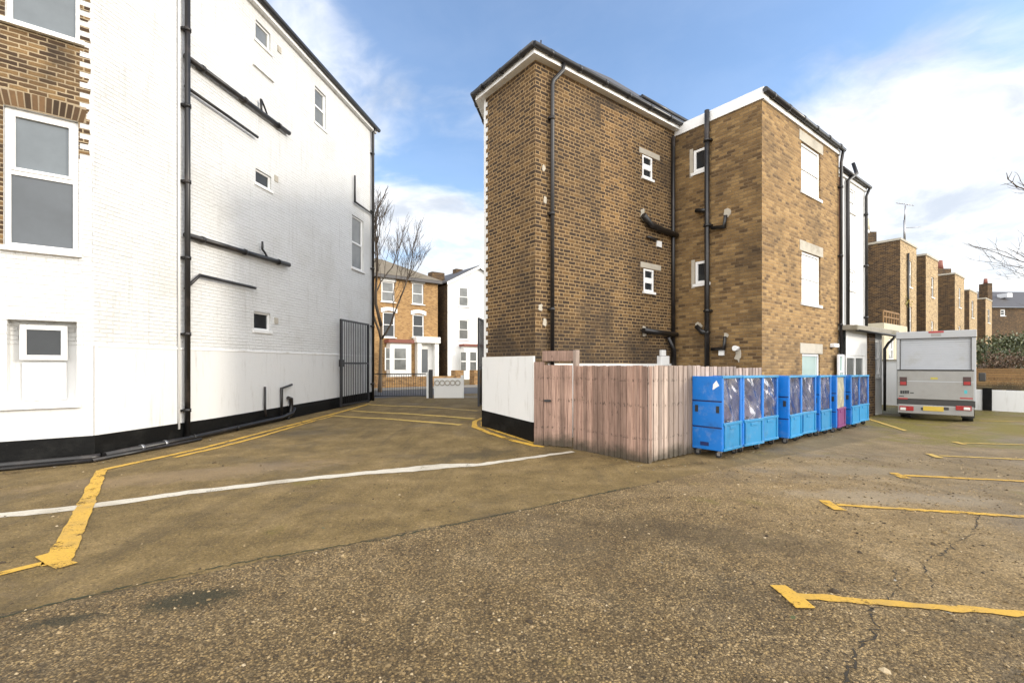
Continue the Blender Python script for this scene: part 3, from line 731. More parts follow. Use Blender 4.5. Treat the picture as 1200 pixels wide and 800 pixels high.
# ------------------------------------------------------------------ brick tower house
P1 = Vector((.48, 9.7, 0)); TL = Plane(P1.x, P1.y, Ad); TR = Plane(P1.x, P1.y, Bd)
tw = thing('brick_house', 'sooty brown brick house with white fascia and hipped roof', 'house', P1)
TH = 7.95; UL = -1.86
w1 = TR.rect(752.5, 764, 181, 207); w2 = TR.rect(754, 765.5, 314.5, 341)
MB().wall(TR, 0, 9, -.1, TH, [w1, w2], .06).build('side_wall', MT['sooty'], tw)
r = TR.rect(704, 743, 152, 268); MB().pbox(TR, r[0], r[1], r[2], TH - .25, -.01, .004).build('rebuilt_brickwork', MT['clean'], tw)
MB().wall(TL, UL, 0, -.1, TH).build('end_wall', MT['sooty'], tw)
L1 = TL.pt(UL, 0); PD = Plane(L1.x, L1.y, (-Wd[0], -Wd[1]))       # drive side, seen from the drive
drive_end = L1 + Vector((*Wd, 0)) * 8.0; back_r = TR.pt(9, 0) + Vector((-3.2, 5.5, 0))
def quad_wall(mb, a, b, z0, z1): mb.poly([Vector((a.x, a.y, z0)), Vector((b.x, b.y, z0)), Vector((b.x, b.y, z1)), Vector((a.x, a.y, z1))])
dm = MB(); quad_wall(dm, drive_end, L1, -.1, TH); dm.build('drive_wall', MT['white_brick'], tw)
dm = MB(); quad_wall(dm, TR.pt(9, 0), back_r, -.1, TH); quad_wall(dm, back_r, drive_end, -.1, TH); dm.build('rear_wall', MT['sooty'], tw)
q = MB(); v = 1.83; k = 0
while v < TH - .1:
    q.pbox(TL, UL - .02, UL + (.13 if k % 2 else .06) + random.uniform(-.008, .008), v, v + .099, -.02, .006); v += .1; k += 1
q.build('quoin', MT['white_render'], tw)
# rendered dwarf part, white over black
dz = MB(); dz.pbox(TL, UL - .03, -.005, .46, 1.825, -.02, .05); dz.build('dwarf_wall', MT['white_render'], tw, bevel=.006)
db = MB(); db.box8(TL.pt(UL - .035, -.1, -.02), TL.n * .078, TL.d * (-UL + .03), (0, 0, .56)); 
db.poly([TL.pt(UL - .035, .46, .058), TL.pt(-.005, .46, .058), TL.pt(-.005, .46, .058), TL.pt(UL - .035, .575, .058)])
db.build('dwarf_wall_base', MT['tar'], tw)
# render band at the foot of the side wall, behind the fence
MB().pbox(TR, .35, 4.8, -.1, 1.67, -.01, .03).build('render_band', MT['white_render'], tw)
# eaves
o_ = .16
def eave_pt(base, n1, n2, o, z): 
    return Vector((base.x, base.y, z)) + (n1 + n2) * o
c0 = eave_pt(TR.pt(9, 0), TR.n, TR.d * 0, o_, 0); c1 = eave_pt(P1, TR.n, TL.n, o_, 0)
nd_ = PD.n
# intersect TL offset line with drive side offset line
a1 = TL.pt(0, 0, o_); b1 = PD.pt(0, 0, .22)
t_ = ((b1 - a1).cross(PD.d)).z / (TL.d.cross(PD.d)).z; c2 = a1 + TL.d * t_
c3 = PD.pt(-8.2, 0, .22); c4 = back_r + Vector((.1, .3, 0))
ring = [c0, c1, c2, c3, c4]
fz0, fz1 = TH - .02, TH + .105
sof = MB(); sof.poly([Vector((p.x, p.y, fz0)) for p in ring]); sof.build('soffit', MT['fascia'], tw)
fs = MB()
for a, b in zip(ring, ring[1:] + ring[:1]): quad_wall(fs, a, b, fz0, fz1)
fs.build('fascia', MT['fascia'], tw)
gt = MB()
def outw(a, b, o): d = (b - a).normalized(); return Vector((-d.y, d.x, 0)) * -o
for a, b in ((c1, c0), (c2, c1), (c3, c2)):
    n = Vector(((b - a).y, -(b - a).x, 0)).normalized()
    gt.tube([a + n * .055 + Vector((0, 0, fz1 + .01)) - (b - a).normalized() * .05, b + n * .055 + Vector((0, 0, fz1 + .01)) + (b - a).normalized() * .05], .058, 12)
    L = (b - a).length; 
    for k in range(int(L / .85) + 1):
        p = a + (b - a) * ((k + .5) / (int(L / .85) + 1)) + n * .055 + Vector((0, 0, fz1 + .005)); d = (b - a).normalized()
        gt.tube([p - d * .045, p + d * .045], .068, 12)
gt.build('gutter', MT['gutter'], tw)
apx = Vector((3.2, 15.2, 10.9)); rf = MB()  # unseen apex set high to add to the shadow on the white house
rr = [Vector((p.x, p.y, fz1 + .05)) for p in ring]
for a, b in zip(rr, rr[1:] + rr[:1]): rf.poly([a, b, apx])
rf.build('roof', MT['slate'], tw)
h0 = Vector((c1.x, c1.y, fz1 + .06)) + Vector((.1, .25, .0))
MB().tube([h0, h0 + Vector((.03, .06, .09)), h0 + Vector((.05, .1, .15))], .12, 12, .07).tube([h0 + Vector((.05, .1, .14)), h0 + Vector((.055, .1, .30))], .016, 8).build('hip_finial', MT['gutter'], tw)
# dormer edge and vent above block
u0, v0 = TR.px(752, 113, -1.3); u1, v1 = TR.px(806, 143, -1.3)
MB().tube([TR.pt(u0, v0, -1.3), TR.pt(u1, v1, -1.3)], .06, 10).build('gutter', MT['gutter'], tw)
MB().pbox(TR, u0, u1, min(v0, v1) - .18, min(v0, v1) - .03, -1.5, -1.34).build('fascia', MT['fascia'], tw)
MB().poly([TR.pt(u0, v0 + .03, -1.3), TR.pt(u1, v1 + .03, -1.3), TR.pt(u1, v1 + .4, -2.6), TR.pt(u0, v0 + .4, -2.6)]).build('dormer_roof', MT['slate'], tw)
# downpipe with swan neck
ud = TR.px(644.5, 250)[0]
pipe(tw, TR, [(ud + .22, TH + .06, .19), (ud + .2, TH - .10, .19), (ud + .02, TH - .33, .075), (ud, TH - .42, .075), (ud, .1, .075)], .043, .075, brackets=2.3)
for r in (w1, w2):
    window(tw, TR, r, 'slots', .05, 'dark', fw=.05, sill=False)
    MB().pbox(TR, r[0] - .12, r[1] + .32, r[3] + .02, r[3] + .16, -.01, .012).build('lintel', MT['patch'], tw, bevel=.006)
    MB().pbox(TR, r[0] - .04, r[1] + .05, r[2] - .06, r[2], -.01, .05).build('sill', MT['ledge'], tw)
def blob(par, P, x, y, s, mat='patch', name='mortar_patch', ay=1.0, seed=0):
    u, v = P.px(x, y); rnd = random.Random(seed + int(x)); n = 14; mb = MB(); pts = []
    for k in range(n):
        a = 6.283 * k / n; r = s * rnd.uniform(.6, 1.15); pts.append((u + r * math.cos(a), v + r * ay * math.sin(a)))
    mb.poly([P.pt(a, b, .014) for a, b in pts])
    for p, q in zip(pts, pts[1:] + pts[:1]): mb.poly([P.pt(*p, -.01), P.pt(*q, -.01), P.pt(*q, .014), P.pt(*p, .014)])
    return mb.build(name, MT[mat], par)
for (x, y, s, ay) in ((637, 197, .055, 1.3), (638.5, 235, .05, 1.6), (633, 360, .06, 1.4), (638, 378, .06, 1.4), (753, 251, .10, 1.6), (755, 388, .10, 1.6)): blob(tw, TR, x, y, s, ay=ay)
def tp(*q): return [TR.px(*p, .10) for p in q]
pipe(tw, TR, tp((754, 252), (763, 264), (793, 276)), .075, .10, 'waste_pipe'); pipe(tw, TR, tp((754, 387), (793, 392)), .065, .10, 'waste_pipe')
pipe(tw, TR, tp((760, 277), (772, 280)), .03, .05, 'waste_pipe')
r = TR.rect(769, 774.5, 282, 289); MB().pbox(TR, *r, -.01, .03).build('air_vent', MT['white_plain'], tw)
r = TR.rect(770, 780, 417, 428); MB().pbox(TR, *r, -.01, .12).build('vent_box', MT['white_plain'], tw, bevel=.008)
r = TR.rect(773, 778, 410, 416.5); MB().pbox(TR, *r, -.01, .07).build('vent_box', MT['white_plain'], tw, bevel=.008)
pipe(tw, TR, tp((783, 395), (790, 410), (791, 440)), .05, .10, 'waste_pipe')
pipe(tw, TR, tp((790.5, 160), (790.5, 430)), .05, .06, 'drainpipe')

# ------------------------------------------------------------------ brick rear block
P2 = Vector((5.80, 10.91, 0)); BL = Plane(P2.x, P2.y, Ad); BR = Plane(P2.x, P2.y, Bd)
bl = thing('brick_rear_block', 'square yellow brick rear block with white parapet and black gutter', 'house', P2)
BH = 7.80; URB = BR.px(983, 300)[0]
bw = [BR.rect(939, 961.5, 165, 223), BR.rect(939.5, 961.5, 293.5, 354), None]
bw[2] = (BR.px(940, 414)[0], BR.px(961, 414)[0], .62, BR.px(940, 414)[1])
MB().wall(BR, 0, URB, -.1, BH, bw, .10).build('front_wall', MT['mellow'], bl)
sl = [BL.rect(812.5, 829, 177, 203), BL.rect(814.5, 830, 307, 333)]
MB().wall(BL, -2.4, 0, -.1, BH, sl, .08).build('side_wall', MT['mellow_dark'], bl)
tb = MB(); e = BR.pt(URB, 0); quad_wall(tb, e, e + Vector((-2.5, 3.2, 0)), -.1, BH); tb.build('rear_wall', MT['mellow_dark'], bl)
MB().pbox(BL, -2.45, .05, BH, BH + .27, -.25, .03).build('parapet_board', MT['fascia'], bl, bevel=.006)
MB().pbox(BR, .031, URB + .02, BH - .01, BH + .12, -.05, .04).build('fascia', MT['fascia'], bl)
MB().poly([BR.pt(0, BH + .2, .05), BR.pt(URB, BH + .2, .05), BR.pt(URB, BH + .32, -3.0), BR.pt(0, BH + .32, -3.0)]).build('roof', MT['felt'], bl)
gt = MB().tube([BR.pt(-.06, BH + .17, .10), BR.pt(URB + .12, BH + .15, .10)], .062, 12)
for k in range(6): u = .3 + k * .85; gt.tube([BR.pt(u, BH + .165, .10), BR.pt(u + .09, BH + .165, .10)], .072, 12)
gt.build('gutter', MT['gutter'], bl)
pipe(bl, BR, [(URB, BH + .1, .11), (URB - .03, BH - .25, .07), (URB - .05, .1, .07)], .043, .07, brackets=2.2)
for i, r in enumerate(bw):
    window(bl, BR, r, 'sash' if i < 2 else 'single', .10, 'white_pane' if i < 2 else 'green', fw=.06, proud=.04, sill=i < 2)
    MB().pbox(BR, r[0] - .13, r[1] + .16, r[3] + .0, r[3] + .27, -.01, .012).build('lintel', MT['stone'], bl, bevel=.006)
for r in sl:
    window(bl, BL, r, 'single', .07, 'dark', fw=.07, proud=.03)
    MB().pbox(BL, r[0] - .10, r[0] - .005, r[2] - .1, r[3] + .06, -.01, .010).build('mortar_patch', MT['patch'], bl)
us = BL.px(831, 250)[0]
pipe(bl, BL, [(us, .1), (us, BL.px(831, 131)[1])], .062, .10, 'soil_stack', brackets=2.1, lab='black soil stack rising above the parapet')
def bp(*q): return [BL.px(*p, .10) for p in q]
pipe(bl, BL, bp((815.5, 247), (830, 246.5)), .055, .10, 'waste_pipe'); pipe(bl, BL, bp((833, 267), (848, 265.5), (850, 252)), .04, .08, 'waste_pipe')
pipe(bl, BL, bp((816, 382), (822, 388.5), (831, 390)), .06, .10, 'waste_pipe'); pipe(bl, BL, bp((833, 409), (848, 408), (849, 394)), .038, .08, 'waste_pipe')
blob(bl, BL, 852, 249, .10, ay=1.2); blob(bl, BL, 819, 381, .11, ay=.8); blob(bl, BL, 851, 393, .07)
blob(bl, BL, 865, 416, .09, ay=1.8)
fu, fv = BL.px(864.5, 408)
MB().tube([BL.pt(fu, fv, .0), BL.pt(fu, fv, .12)], .055, 14).tube([BL.pt(fu, fv, .12), BL.pt(fu, fv, .15)], .065, 14).build('boiler_flue', MT['white_plain'], bl)
r = BL.rect(843, 849, 410.5, 416.5); MB().pbox(BL, *r, -.01, .05).build('junction_box', MT['white_plain'], bl, bevel=.006)
u, v = BR.px(974, 404.5)
MB().pbox(BR, u - .12, u + .25, v - .06, v + .05, .0, .13).build('wall_lamp', MT['white_plain'], bl, bevel=.02)

# ------------------------------------------------------------------ white rear extension and lean-to
we = thing('white_rear_wing', 'narrow white rear wing with black gutter beyond the brick block', 'house', BR.pt(URB, 0))
U0, U1 = URB + .03, BR.px(1016, 300)[0]; WEH = 7.32
WE = Plane(P2.x, P2.y, Bd); WE.o = BR.pt(0, 0, -.06)
ww = [WE.rect(994, 1002, 219.5, 246), WE.rect(994, 1002, 315, 338)]
MB().wall(WE, U0, U1, -.1, WEH, ww, .09).build('front_wall', MT['white_render'], we)
we_b = MB(); quad_wall(we_b, WE.pt(U1, 0), WE.pt(U1, 0) + Vector((-3.05, 3.95, 0)), -.1, WEH); quad_wall(we_b, WE.pt(U0, 0), WE.pt(U0, 0) + Vector((-3.05, 3.95, 0)), -.1, WEH); we_b.build('side_wall', MT['white_render'], we)
for r in ww: window(we, WE, r, 'sash', .08, 'white_pane', fw=.05, proud=.04)
MB().pbox(WE, U0, U1 + .05, WEH - .02, WEH + .10, -.05, .05).build('fascia', MT['fascia'], we)
MB().tube([WE.pt(U0 + .1, WEH + .13, .11), WE.pt(U1 + .15, WEH + .12, .11)], .06, 12).build('gutter', MT['gutter'], we)
MB().poly([WE.pt(U0, WEH + .14, .06), WE.pt(U1 + .1, WEH + .14, .06), WE.pt(U1 + .1, WEH + .5, -3.0), WE.pt(U0, WEH + .5, -3)]).build('roof', MT['slate'], we)
ua = WE.px(990.5, 300)[0]
pipe(we, WE, [(ua + .45, WEH + .55, .07), (ua + .42, WEH + .2, .17), (ua, WEH - .1, .07), (ua, 2.7, .07)], .05, .07, 'soil_stack')
pipe(we, WE, [(U1 + .1, WEH + .1, .11), (U1 - .06, WEH - .2, .06), (U1 - .06, 2.6, .06)], .042, .06, brackets=2)
pipe(we, WE, [(U0 + .12, WEH - .1), (U0 + .12, 2.7)], .018, .03, 'cable_run', 'red_felt')

LT = Plane(P2.x, P2.y, Bd); LT.o = BR.pt(0, 0, .16)
lt = thing('lean_to', 'white single storey lean-to with mossy flat roof', 'outhouse', LT.pt(URB + .1, 0))
a0, a1 = URB + .06, LT.px(1033.5, 430)[0]; LH = 2.72
lw1 = (LT.px(992, 430)[0], LT.px(1014, 430)[0], .95, LT.px(992, 416)[1]); lw2 = (LT.px(984, 430)[0], LT.px(990.5, 430)[0], .95, LT.px(984, 415)[1])
pc0, pc1 = LT.px(1016, 430)[0], LT.px(1023.5, 430)[0]
dw = (LT.px(1025, 430)[0], LT.px(1031.5, 430)[0], 1.25, 2.45)
MB().wall(LT, a0, a1, -.1, LH, [lw1, lw2, dw], .09).build('front_wall', MT['white_render'], lt)
tb = MB(); quad_wall(tb, LT.pt(a1, 0), LT.pt(a1, 0) + Vector((-2, 2.6, 0)), -.1, LH); tb.build('side_wall', MT['white_render'], lt)
window(lt, LT, lw1, 'twin', .08, 'grey', fw=.08, proud=.03); window(lt, LT, lw2, 'sash', .08, 'green', fw=.06, proud=.03); window(lt, LT, dw, 'sash', .08, 'white_pane', fw=.07, proud=.03)
MB().pbox(LT, pc0, pc1, -.1, LH - .02, -.02, .05).build('brick_pier', MT['terrace_dark'], lt)
rf = MB(); rf.box8(LT.pt(a0 - .12, LH + .02, -2.4), LT.n * 2.72 + Vector((0, 0, -.10)), LT.d * (a1 - a0 + .75), (0, 0, .15)); rf.build('roof', MT['felt'], lt, bevel=.02)
MB().tube([LT.pt(a0, LH - .06, .27), LT.pt(a1 + .5, LH - .1, .27)], .05, 10).build('gutter', MT['gutter'], lt)
pipe(lt, LT, [(a1 + .42, LH - .12, .27), (a1 + .3, LH - .35, .1), (a1 + .06, LH - .55, .06), (a1 + .06, .1, .06)], .04, .06)

# ------------------------------------------------------------------ timber fence and gate round the tower foot
C0 = g(758, 543); FA = Plane(C0.x, C0.y, Ad); FB = Plane(C0.x, C0.y, Bd)
def boards(mb, P, u0, u1, v0, v1, bw=.1, over=.012, rnd=None, slope=0, vj=.006):
    n = max(1, round((u1 - u0) / bw)); s = (u1 - u0) / n
    for k in range(n):
        a = u0 + k * s; t = (k + .5) / n
        w = .0 if k % 2 else .014
        mb.pbox(P, a + .001, a + s + (over if k % 2 == 0 else -.004) - .001, v0 + random.uniform(0, .015), v1 + slope * t + random.uniform(-vj, vj), -.012 + w, .010 + w)
ug0, ug1 = FA.px(627.5, 480)[0], FA.px(671.5, 480)[0]
fe = thing('timber_fence', 'weathered pink vertical-board fence enclosing the brick house corner', 'fence', C0)
ft = 1.63
mb = MB(); boards(mb, FA, ug1 + .03, -.01, .0, ft, .068); mb.build('front_panel', MT['cedar'], fe)
steps = [(0.02, 1.62, ft), (1.62, 2.9, ft - .02), (2.9, 4.05, ft - .05)]
for a, b, h in steps:
    mb = MB(); boards(mb, FB, a, b, .02, h, .074); mb.build('side_panel', MT['cedar_pale'], fe)
MB().pbox(FA, -.05, .025, 0, ft - .02, -.10, -.025).build('post', MT['cedar'], fe)
for a in (1.6, 2.9, 4.0): MB().pbox(FB, a - .04, a + .04, 0, ft - .06, -.11, -.025).build('post', MT['cedar'], fe)
mb = MB()
for v in (.35, 1.35): mb.pbox(FA, ug1 + .08, -.06, v, v + .07, -.06, -.02); mb.pbox(FB, .12, 4.0, v, v + .07, -.06, -.02)
mb.build('rail', MT['cedar'], fe)
MB().pbox(FA, ug1 - .0, ug1 + .08, 0, FA.px(676, 410)[1], -.10, -.0).build('post', MT['cedar_pale'], fe, bevel=.004)
pA = FA.pt(ug1, 0); pG = Vector((.455, 9.52, 0)); GA = Plane(pG.x, pG.y, (pA - pG).xy)
u0, u1 = GA.px(635, 420)[0], GA.px(672, 420)[0]
MB().pbox(GA, u0, u1, GA.px(650, 423)[1], GA.px(650, 411)[1], -.06, -.02).build('gate_lintel', MT['cedar'], fe, bevel=.004)
ga = thing('timber_gate', 'narrow weathered pink timber gate beside the white dwarf wall', 'gate', pG)
gtop = GA.px(650, 427.5)[1]; ug1 = (pA - pG).length; ul = GA.px(637, 480)[0]
mb = MB(); boards(mb, GA, ul + .012, ug1 - .012, .03, gtop, .085, .004, vj=.002); mb.build('board_panel', MT['cedar'], ga)
mb = MB()
for v in (.25, .85, 1.4): mb.pbox(GA, ul + .03, ug1 - .03, v, v + .09, -.05, -.014)
mb.build('ledge_rail', MT['cedar'], ga)
MB().pbox(GA, .0, ul, .0, gtop + .06, -.06, .03).build('gate_post', MT['cedar'], ga, bevel=.004)
r = GA.rect(638, 645.5, 468, 470.5, .03); MB().pbox(GA, *r, .024, .045).build('latch', MT['iron'], ga)

# ------------------------------------------------------------------ laundry trolleys
def plastic(name, col, rough=.38, scuff=.25):
    m, nt, b, _ = new_mat(name); co = obj_co(nt)
    info = nd(nt, 'ShaderNodeObjectInfo').outputs['Random']
    v = M(nt, 'MULTIPLY_ADD', info, .3, .85)
    c = mix(nt, 1.0, col, nd(nt, 'ShaderNodeCombineColor', {0: v, 1: v, 2: v}).outputs[0], 'MULTIPLY')
    mp = nd(nt, 'ShaderNodeVectorMath', {0: co, 1: nd(nt, 'ShaderNodeCombineXYZ', {0: M(nt, 'MULTIPLY', info, 20.0)}).outputs[0]}, operation='ADD').outputs[0]
    s = M(nt, 'MULTIPLY', sstep(nt, noise(nt, mp, 5, 9, .75), .52, .72), scuff)
    c = mix(nt, s, c, (.32, .36, .40))
    d = M(nt, 'MULTIPLY', sstep(nt, noise(nt, mp, 2.2, 8, .7), .50, .72), .55)
    c = mix(nt, d, c, tuple(k * .35 + .01 for k in col))
    put(nt, b.inputs['Base Color'], c)
    put(nt, b.inputs['Roughness'], M(nt, 'ADD', rough, M(nt, 'MULTIPLY', s, .6)))
    put(nt, b.inputs['Normal'], bump(nt, noise(nt, mp, 3.5, 3, .5), .25, .02)); return m
MT['blue'] = plastic('blue_plastic', (.003, .145, .50)); MT['light_blue'] = plastic('light_blue_plastic', (.010, .195, .41))
MT['purple'] = plastic('purple_plastic', (.17, .030, .145)); MT['inner'] = plastic('dark_blue_lining', (.010, .022, .10))
def pvc(name, tint, haze):
    m, nt, b, out = new_mat(name); co = obj_co(nt); nt.nodes.remove(b)
    info = nd(nt, 'ShaderNodeObjectInfo').outputs['Random']
    mp = nd(nt, 'ShaderNodeVectorMath', {0: co, 1: nd(nt, 'ShaderNodeCombineXYZ', {0: M(nt, 'MULTIPLY', info, 30.0), 2: M(nt, 'MULTIPLY', info, 9.0)}).outputs[0]}, operation='ADD').outputs[0]
    st = nd(nt, 'ShaderNodeMapping', {'Vector': mp, 'Rotation': (0, .6, 0), 'Scale': (1.8, 1, 1.1)}).outputs[0]
    nn = bump(nt, noise(nt, st, 2.0, 2, .4), .7, .05)
    gl = nd(nt, 'ShaderNodeBsdfGlossy', {'Color': (1, 1, 1, 1), 'Roughness': .13, 'Normal': nn}).outputs[0]
    df = nd(nt, 'ShaderNodeBsdfDiffuse', {'Color': (*tint, 1), 'Normal': nn}).outputs[0]
    tr = nd(nt, 'ShaderNodeBsdfTransparent', {0: (.82, .82, .95, 1)}).outputs[0]
    hz_ = M(nt, 'MULTIPLY_ADD', sstep(nt, noise(nt, st, 2.4, 4, .6), .50, .72), .30, haze)
    a = nd(nt, 'ShaderNodeMixShader', {0: hz_, 1: tr, 2: df}).outputs[0]
    nt.links.new(nd(nt, 'ShaderNodeMixShader', {0: .27, 1: a, 2: gl}).outputs[0], out.inputs[0]); return m
MT['pvc'] = pvc('clear_pvc_sheet', (.50, .50, .66), .03); MT['pvc_cream'] = pvc('creamy_pvc_sheet', (.66, .62, .42), .5)
BW, BD_, BHT = .76, .56, 1.45
def pvc_mesh(seed):
    mb = MB(); n, k = 22, 32; x0, x1, z0, z1 = .045, BW - .045, .60, BHT - .05
    for j in range(k + 1):
        for i in range(n + 1):
            x = x0 + (x1 - x0) * i / n; z = z0 + (z1 - z0) * j / k
            e = math.sin(math.pi * i / n) * .8 + .2
            y = .0 + e * (.045 * mnoise.noise(Vector((x * 4 + seed * 7 + z * 2.6, z * 1.6, seed))) + .016 * mnoise.noise(Vector((x * 9 + z * 8, z * 5, seed + 5)))) - .004
            mb.v.append(Vector((x, y + .022, z)))
    for j in range(k):
        for i in range(n):
            a = j * (n + 1) + i; mb.f.append([a, a + 1, a + n + 2, a + n + 1]); mb.sm.append(True)
    return mb
def make_trolley(label, panel='light_blue', cover='pvc', seed=0):
    t = thing('laundry_trolley', label, 'trolley', group='laundry trolleys parked along the fence', local=True)
    t['_b'] = (0.0, 0.0, 0.0)
    b = MB()
    b.box(.03, BW - .03, .03, BD_, .15, .19)                                       # floor
    for x0, x1, xo, s in ((0, .028, -.010, 1), (BW - .028, BW, BW - .002, 1)):
        b.box(x0, x1, .0, BD_, .13, BHT - .01)
        for z0, z1 in ((.135, .52), (.545, .985), (1.01, BHT - .012)): b.box(xo, xo + .012, .008, BD_ - .008, z0, z1)
    b.box(.028, BW - .028, BD_ - .025, BD_, .13, BHT - .03)
    b.box(.028, BW - .028, .02, BD_ - .025, BHT - .045, BHT - .02)                # top sheet
    b.box(.028, .062, .0, .035, .13, BHT - .03).box(BW - .062, BW - .028, .0, .035, .13, BHT - .03)
    body = b.build('body', MT['blue'], t, bevel=.006)
    for y0 in (.05, BD_ - .12): MB().box(-.020, -.008, y0, y0 + .055, .80, .92).build('handle', MT['rubber'], body)
    for z0 in (.52, .985): MB().box(-.0015, .0, .01, BD_ - .01, z0, z0 + .025).build('groove', MT['inner'], body)
    MB().box(.066, BW - .066, BD_ - .035, BD_ - .027, .17, BHT - .06).build('lining', MT['inner'], body)
    p = MB(); p.box(.063, BW - .063, -.004, .018, .14, .60)
    for (x0, x1, z0, z1) in ((.03, BW - .03, .575, .625), (.03, BW - .03, .13, .175), (.063, .11, .175, .575), (BW - .11, BW - .063, .175, .575)): p.box(x0, x1, -.022, .010, z0, z1)
    p.box(.27, BW - .27, -.016, .0, .50, .56)
    p.build('front_panel', MT[panel], t, bevel=.006)
    MB().box(.0, BW, -.012, .03, BHT - .045, BHT + .003).build('top_rail', MT['light_blue'], t, bevel=.006)
    pvc_mesh(seed).build('plastic_cover', MT[cover], t)
    bag = MB()                                                                    # lumpy laundry load behind the sheet
    n, k = 12, 12
    for j in range(k + 1):
        for i in range(n + 1):
            x = .09 + (BW - .18) * i / n; s = j / k
            y = .12 + .32 * s; z = .66 + .34 * math.sin(s * 2.2) + .10 * mnoise.noise(Vector((x * 6, s * 4, seed * 3.1)))
            bag.v.append(Vector((x, y, z)))
    for j in range(k):
        for i in range(n): a = j * (n + 1) + i; bag.f.append([a, a + 1, a + n + 2, a + n + 1]); bag.sm.append(True)
    bag.box(.09, BW - .09, .12, .5, .20, .60)
    bag.build('laundry_load', MT['load'], t)
    for x in (.09, BW - .09):
        for y in (.08, BD_ - .09):
            c = MB().box(x - .03, x + .03, y - .03, y + .03, .095, .15).box(x - .026, x - .020, y - .005, y + .05, .04, .10).box(x + .020, x + .026, y - .005, y + .05, .04, .10).build('caster', MT['steel'], t)
            MB().tube([(x - .017, y + .03, .056), (x + .017, y + .03, .056)], .056, 16).build('wheel', MT['rubber'], c)
    return t
MT['load'] = plain('pale_laundry_sacks', (.09, .09, .17), .8, .45, 4, .6)
brz = math.atan2(Bd[1], Bd[0]); B0 = g(846.5, 538)
FBin = Plane(B0.x, B0.y, Bd)
spots = [(.0, .0, 2.5), (.80, -.04, -3), (1.60, -.09, -1), (2.52, .06, 3), (3.36, -.03, -2), (4.22, .03, 1.5), (5.16, .06, 4), (6.24, .03, 2), (7.08, -.06, -2)]
labs = ['blue laundry trolley at the near end of the row, next to the timber fence', 'blue laundry trolley second from the timber fence', 'blue laundry trolley third from the fence, with creased clear cover',
        'blue laundry trolley fourth from the fence, standing slightly forward', 'blue laundry trolley fifth along, middle of the row', 'blue laundry trolley sixth along, just before the purple-fronted one',
        'laundry trolley with a purple front panel and creamy cover', 'blue laundry trolley just beyond the purple-fronted one', 'blue laundry trolley at the far end of the row, by the lean-to']
base_tr = None
for i, ((u, w, rot), lab) in enumerate(zip(spots, labs)):
    if i == 0: t = make_trolley(lab, seed=0); base_tr = t
    elif i == 6: t = make_trolley(lab, 'purple', 'pvc_cream', 6)
    else:
        t = copy_tree(base_tr); t['label'] = lab
        for ch in S.objects:
            if ch.parent == t and ch.name.startswith('plastic_cover'):
                tmp = pvc_mesh(i + 1).build('plastic_cover', MT['pvc']); me = tmp.data; bpy.data.objects.remove(tmp); ch.data = me
    p = FBin.pt(u, 0, w); t.location = (p.x, p.y, 0); t.rotation_euler.z = brz + R(rot); t.scale = (1, 1, 1 - .0085 * u)
st = MB().poly([(-.0115, .05, 1.28), (-.0115, .17, 1.20), (-.0115, .16, 1.30), (-.0115, .10, 1.37)])
bod = [o for o in S.objects if o.parent == base_tr and o.name.startswith('body')][0]
st.build('sticker', MT['white_plain'], bod); MB().box(-.0125, -.0105, .24, .40, .20, .27).build('maker_mark', MT['inner'], bod)

# ------------------------------------------------------------------ white van
VO = Vector((12.38, 13.7, 0)); Vd = (.721, -.693); VP = Plane(VO.x, VO.y, Vd)
va = thing('box_van', 'dirty grey box van with roller shutter and folded tail lift, seen from behind', 'van', VO, math.atan2(Vd[1], Vd[0]), local=True)
def vpx(x, y): return VP.px(x, y)
def vbox(mb, x0, x1, y0, y1, d0, d1):       # photo px on the rear plane -> local box; d towards the front (+y)
    xm, ym = (x0 + x1) / 2, (y0 + y1) / 2
    u0, u1 = vpx(x0, ym)[0], vpx(x1, ym)[0]; z1, z0 = vpx(xm, y0)[1], vpx(xm, y1)[1]
    return mb.box(u0, u1, d0, d1, z0, z1)
MT['van_white'] = plain('grubby_white_panel', (.37, .38, .39), .45, .12, 3, dirt=(.38, .37, .34))
MT['van_shutter'] = plain('grey_shutter', (.42, .44, .47), .45, .1, 5, dirt=(.36, .36, .35))
MT['van_lift'] = plain('dull_aluminium', (.275, .27, .255), .5, .18, 3.5, .1, metal=.25, dirt=(.24, .225, .20))
MT['van_dark'] = plain('dark_chassis', (.035, .033, .03), .6, .3, 6)
MT['lamp_red'] = plain('red_lens', (.30, .012, .014), .18, .15, 8, coat=.6); MT['lamp_white'] = plain('clear_lens', (.65, .65, .62), .2, .1, 8, coat=.6)
MT['lamp_dark'] = plain('smoked_lens', (.05, .02, .02), .2, .2, 10, coat=.4)
MT['plate'] = plain('yellow_plate', (.52, .36, .045), .4, .1, 8); MT['sticker_y'] = plain('yellow_sticker', (.40, .34, .06), .5, .2, 20)
MT['sticker_b'] = plain('blue_sticker', (.06, .38, .42), .5, .1, 9); MT['ink'] = plain('black_lettering', (.03, .03, .03), .6, .1, 9); MT['tape_red'] = plain('red_tape', (.35, .03, .03), .4, .2, 9)
Lu, Ru = vpx(1050.5, 430)[0], vpx(1144, 430)[0]; ZT = vpx(1097, 388)[1]; ZB = vpx(1097, 470)[1]; ZH = vpx(1097, 396)[1]
su0, su1 = vpx(1055, 420)[0], vpx(1138, 420)[0]
b = MB(); b.box(Lu, Ru, .12, 3.1, ZB, ZT); b.box(Lu, su0, .0, .12, ZB, ZH).box(su1, Ru, .0, .12, ZB, ZH)
b.build('cargo_box', MT['van_white'], va, bevel=.015)
hd = MB().box(Lu - .01, Ru + .01, -.012, .12, ZH, ZT + .01).build('header', MT['van_white'], va, bevel=.015)
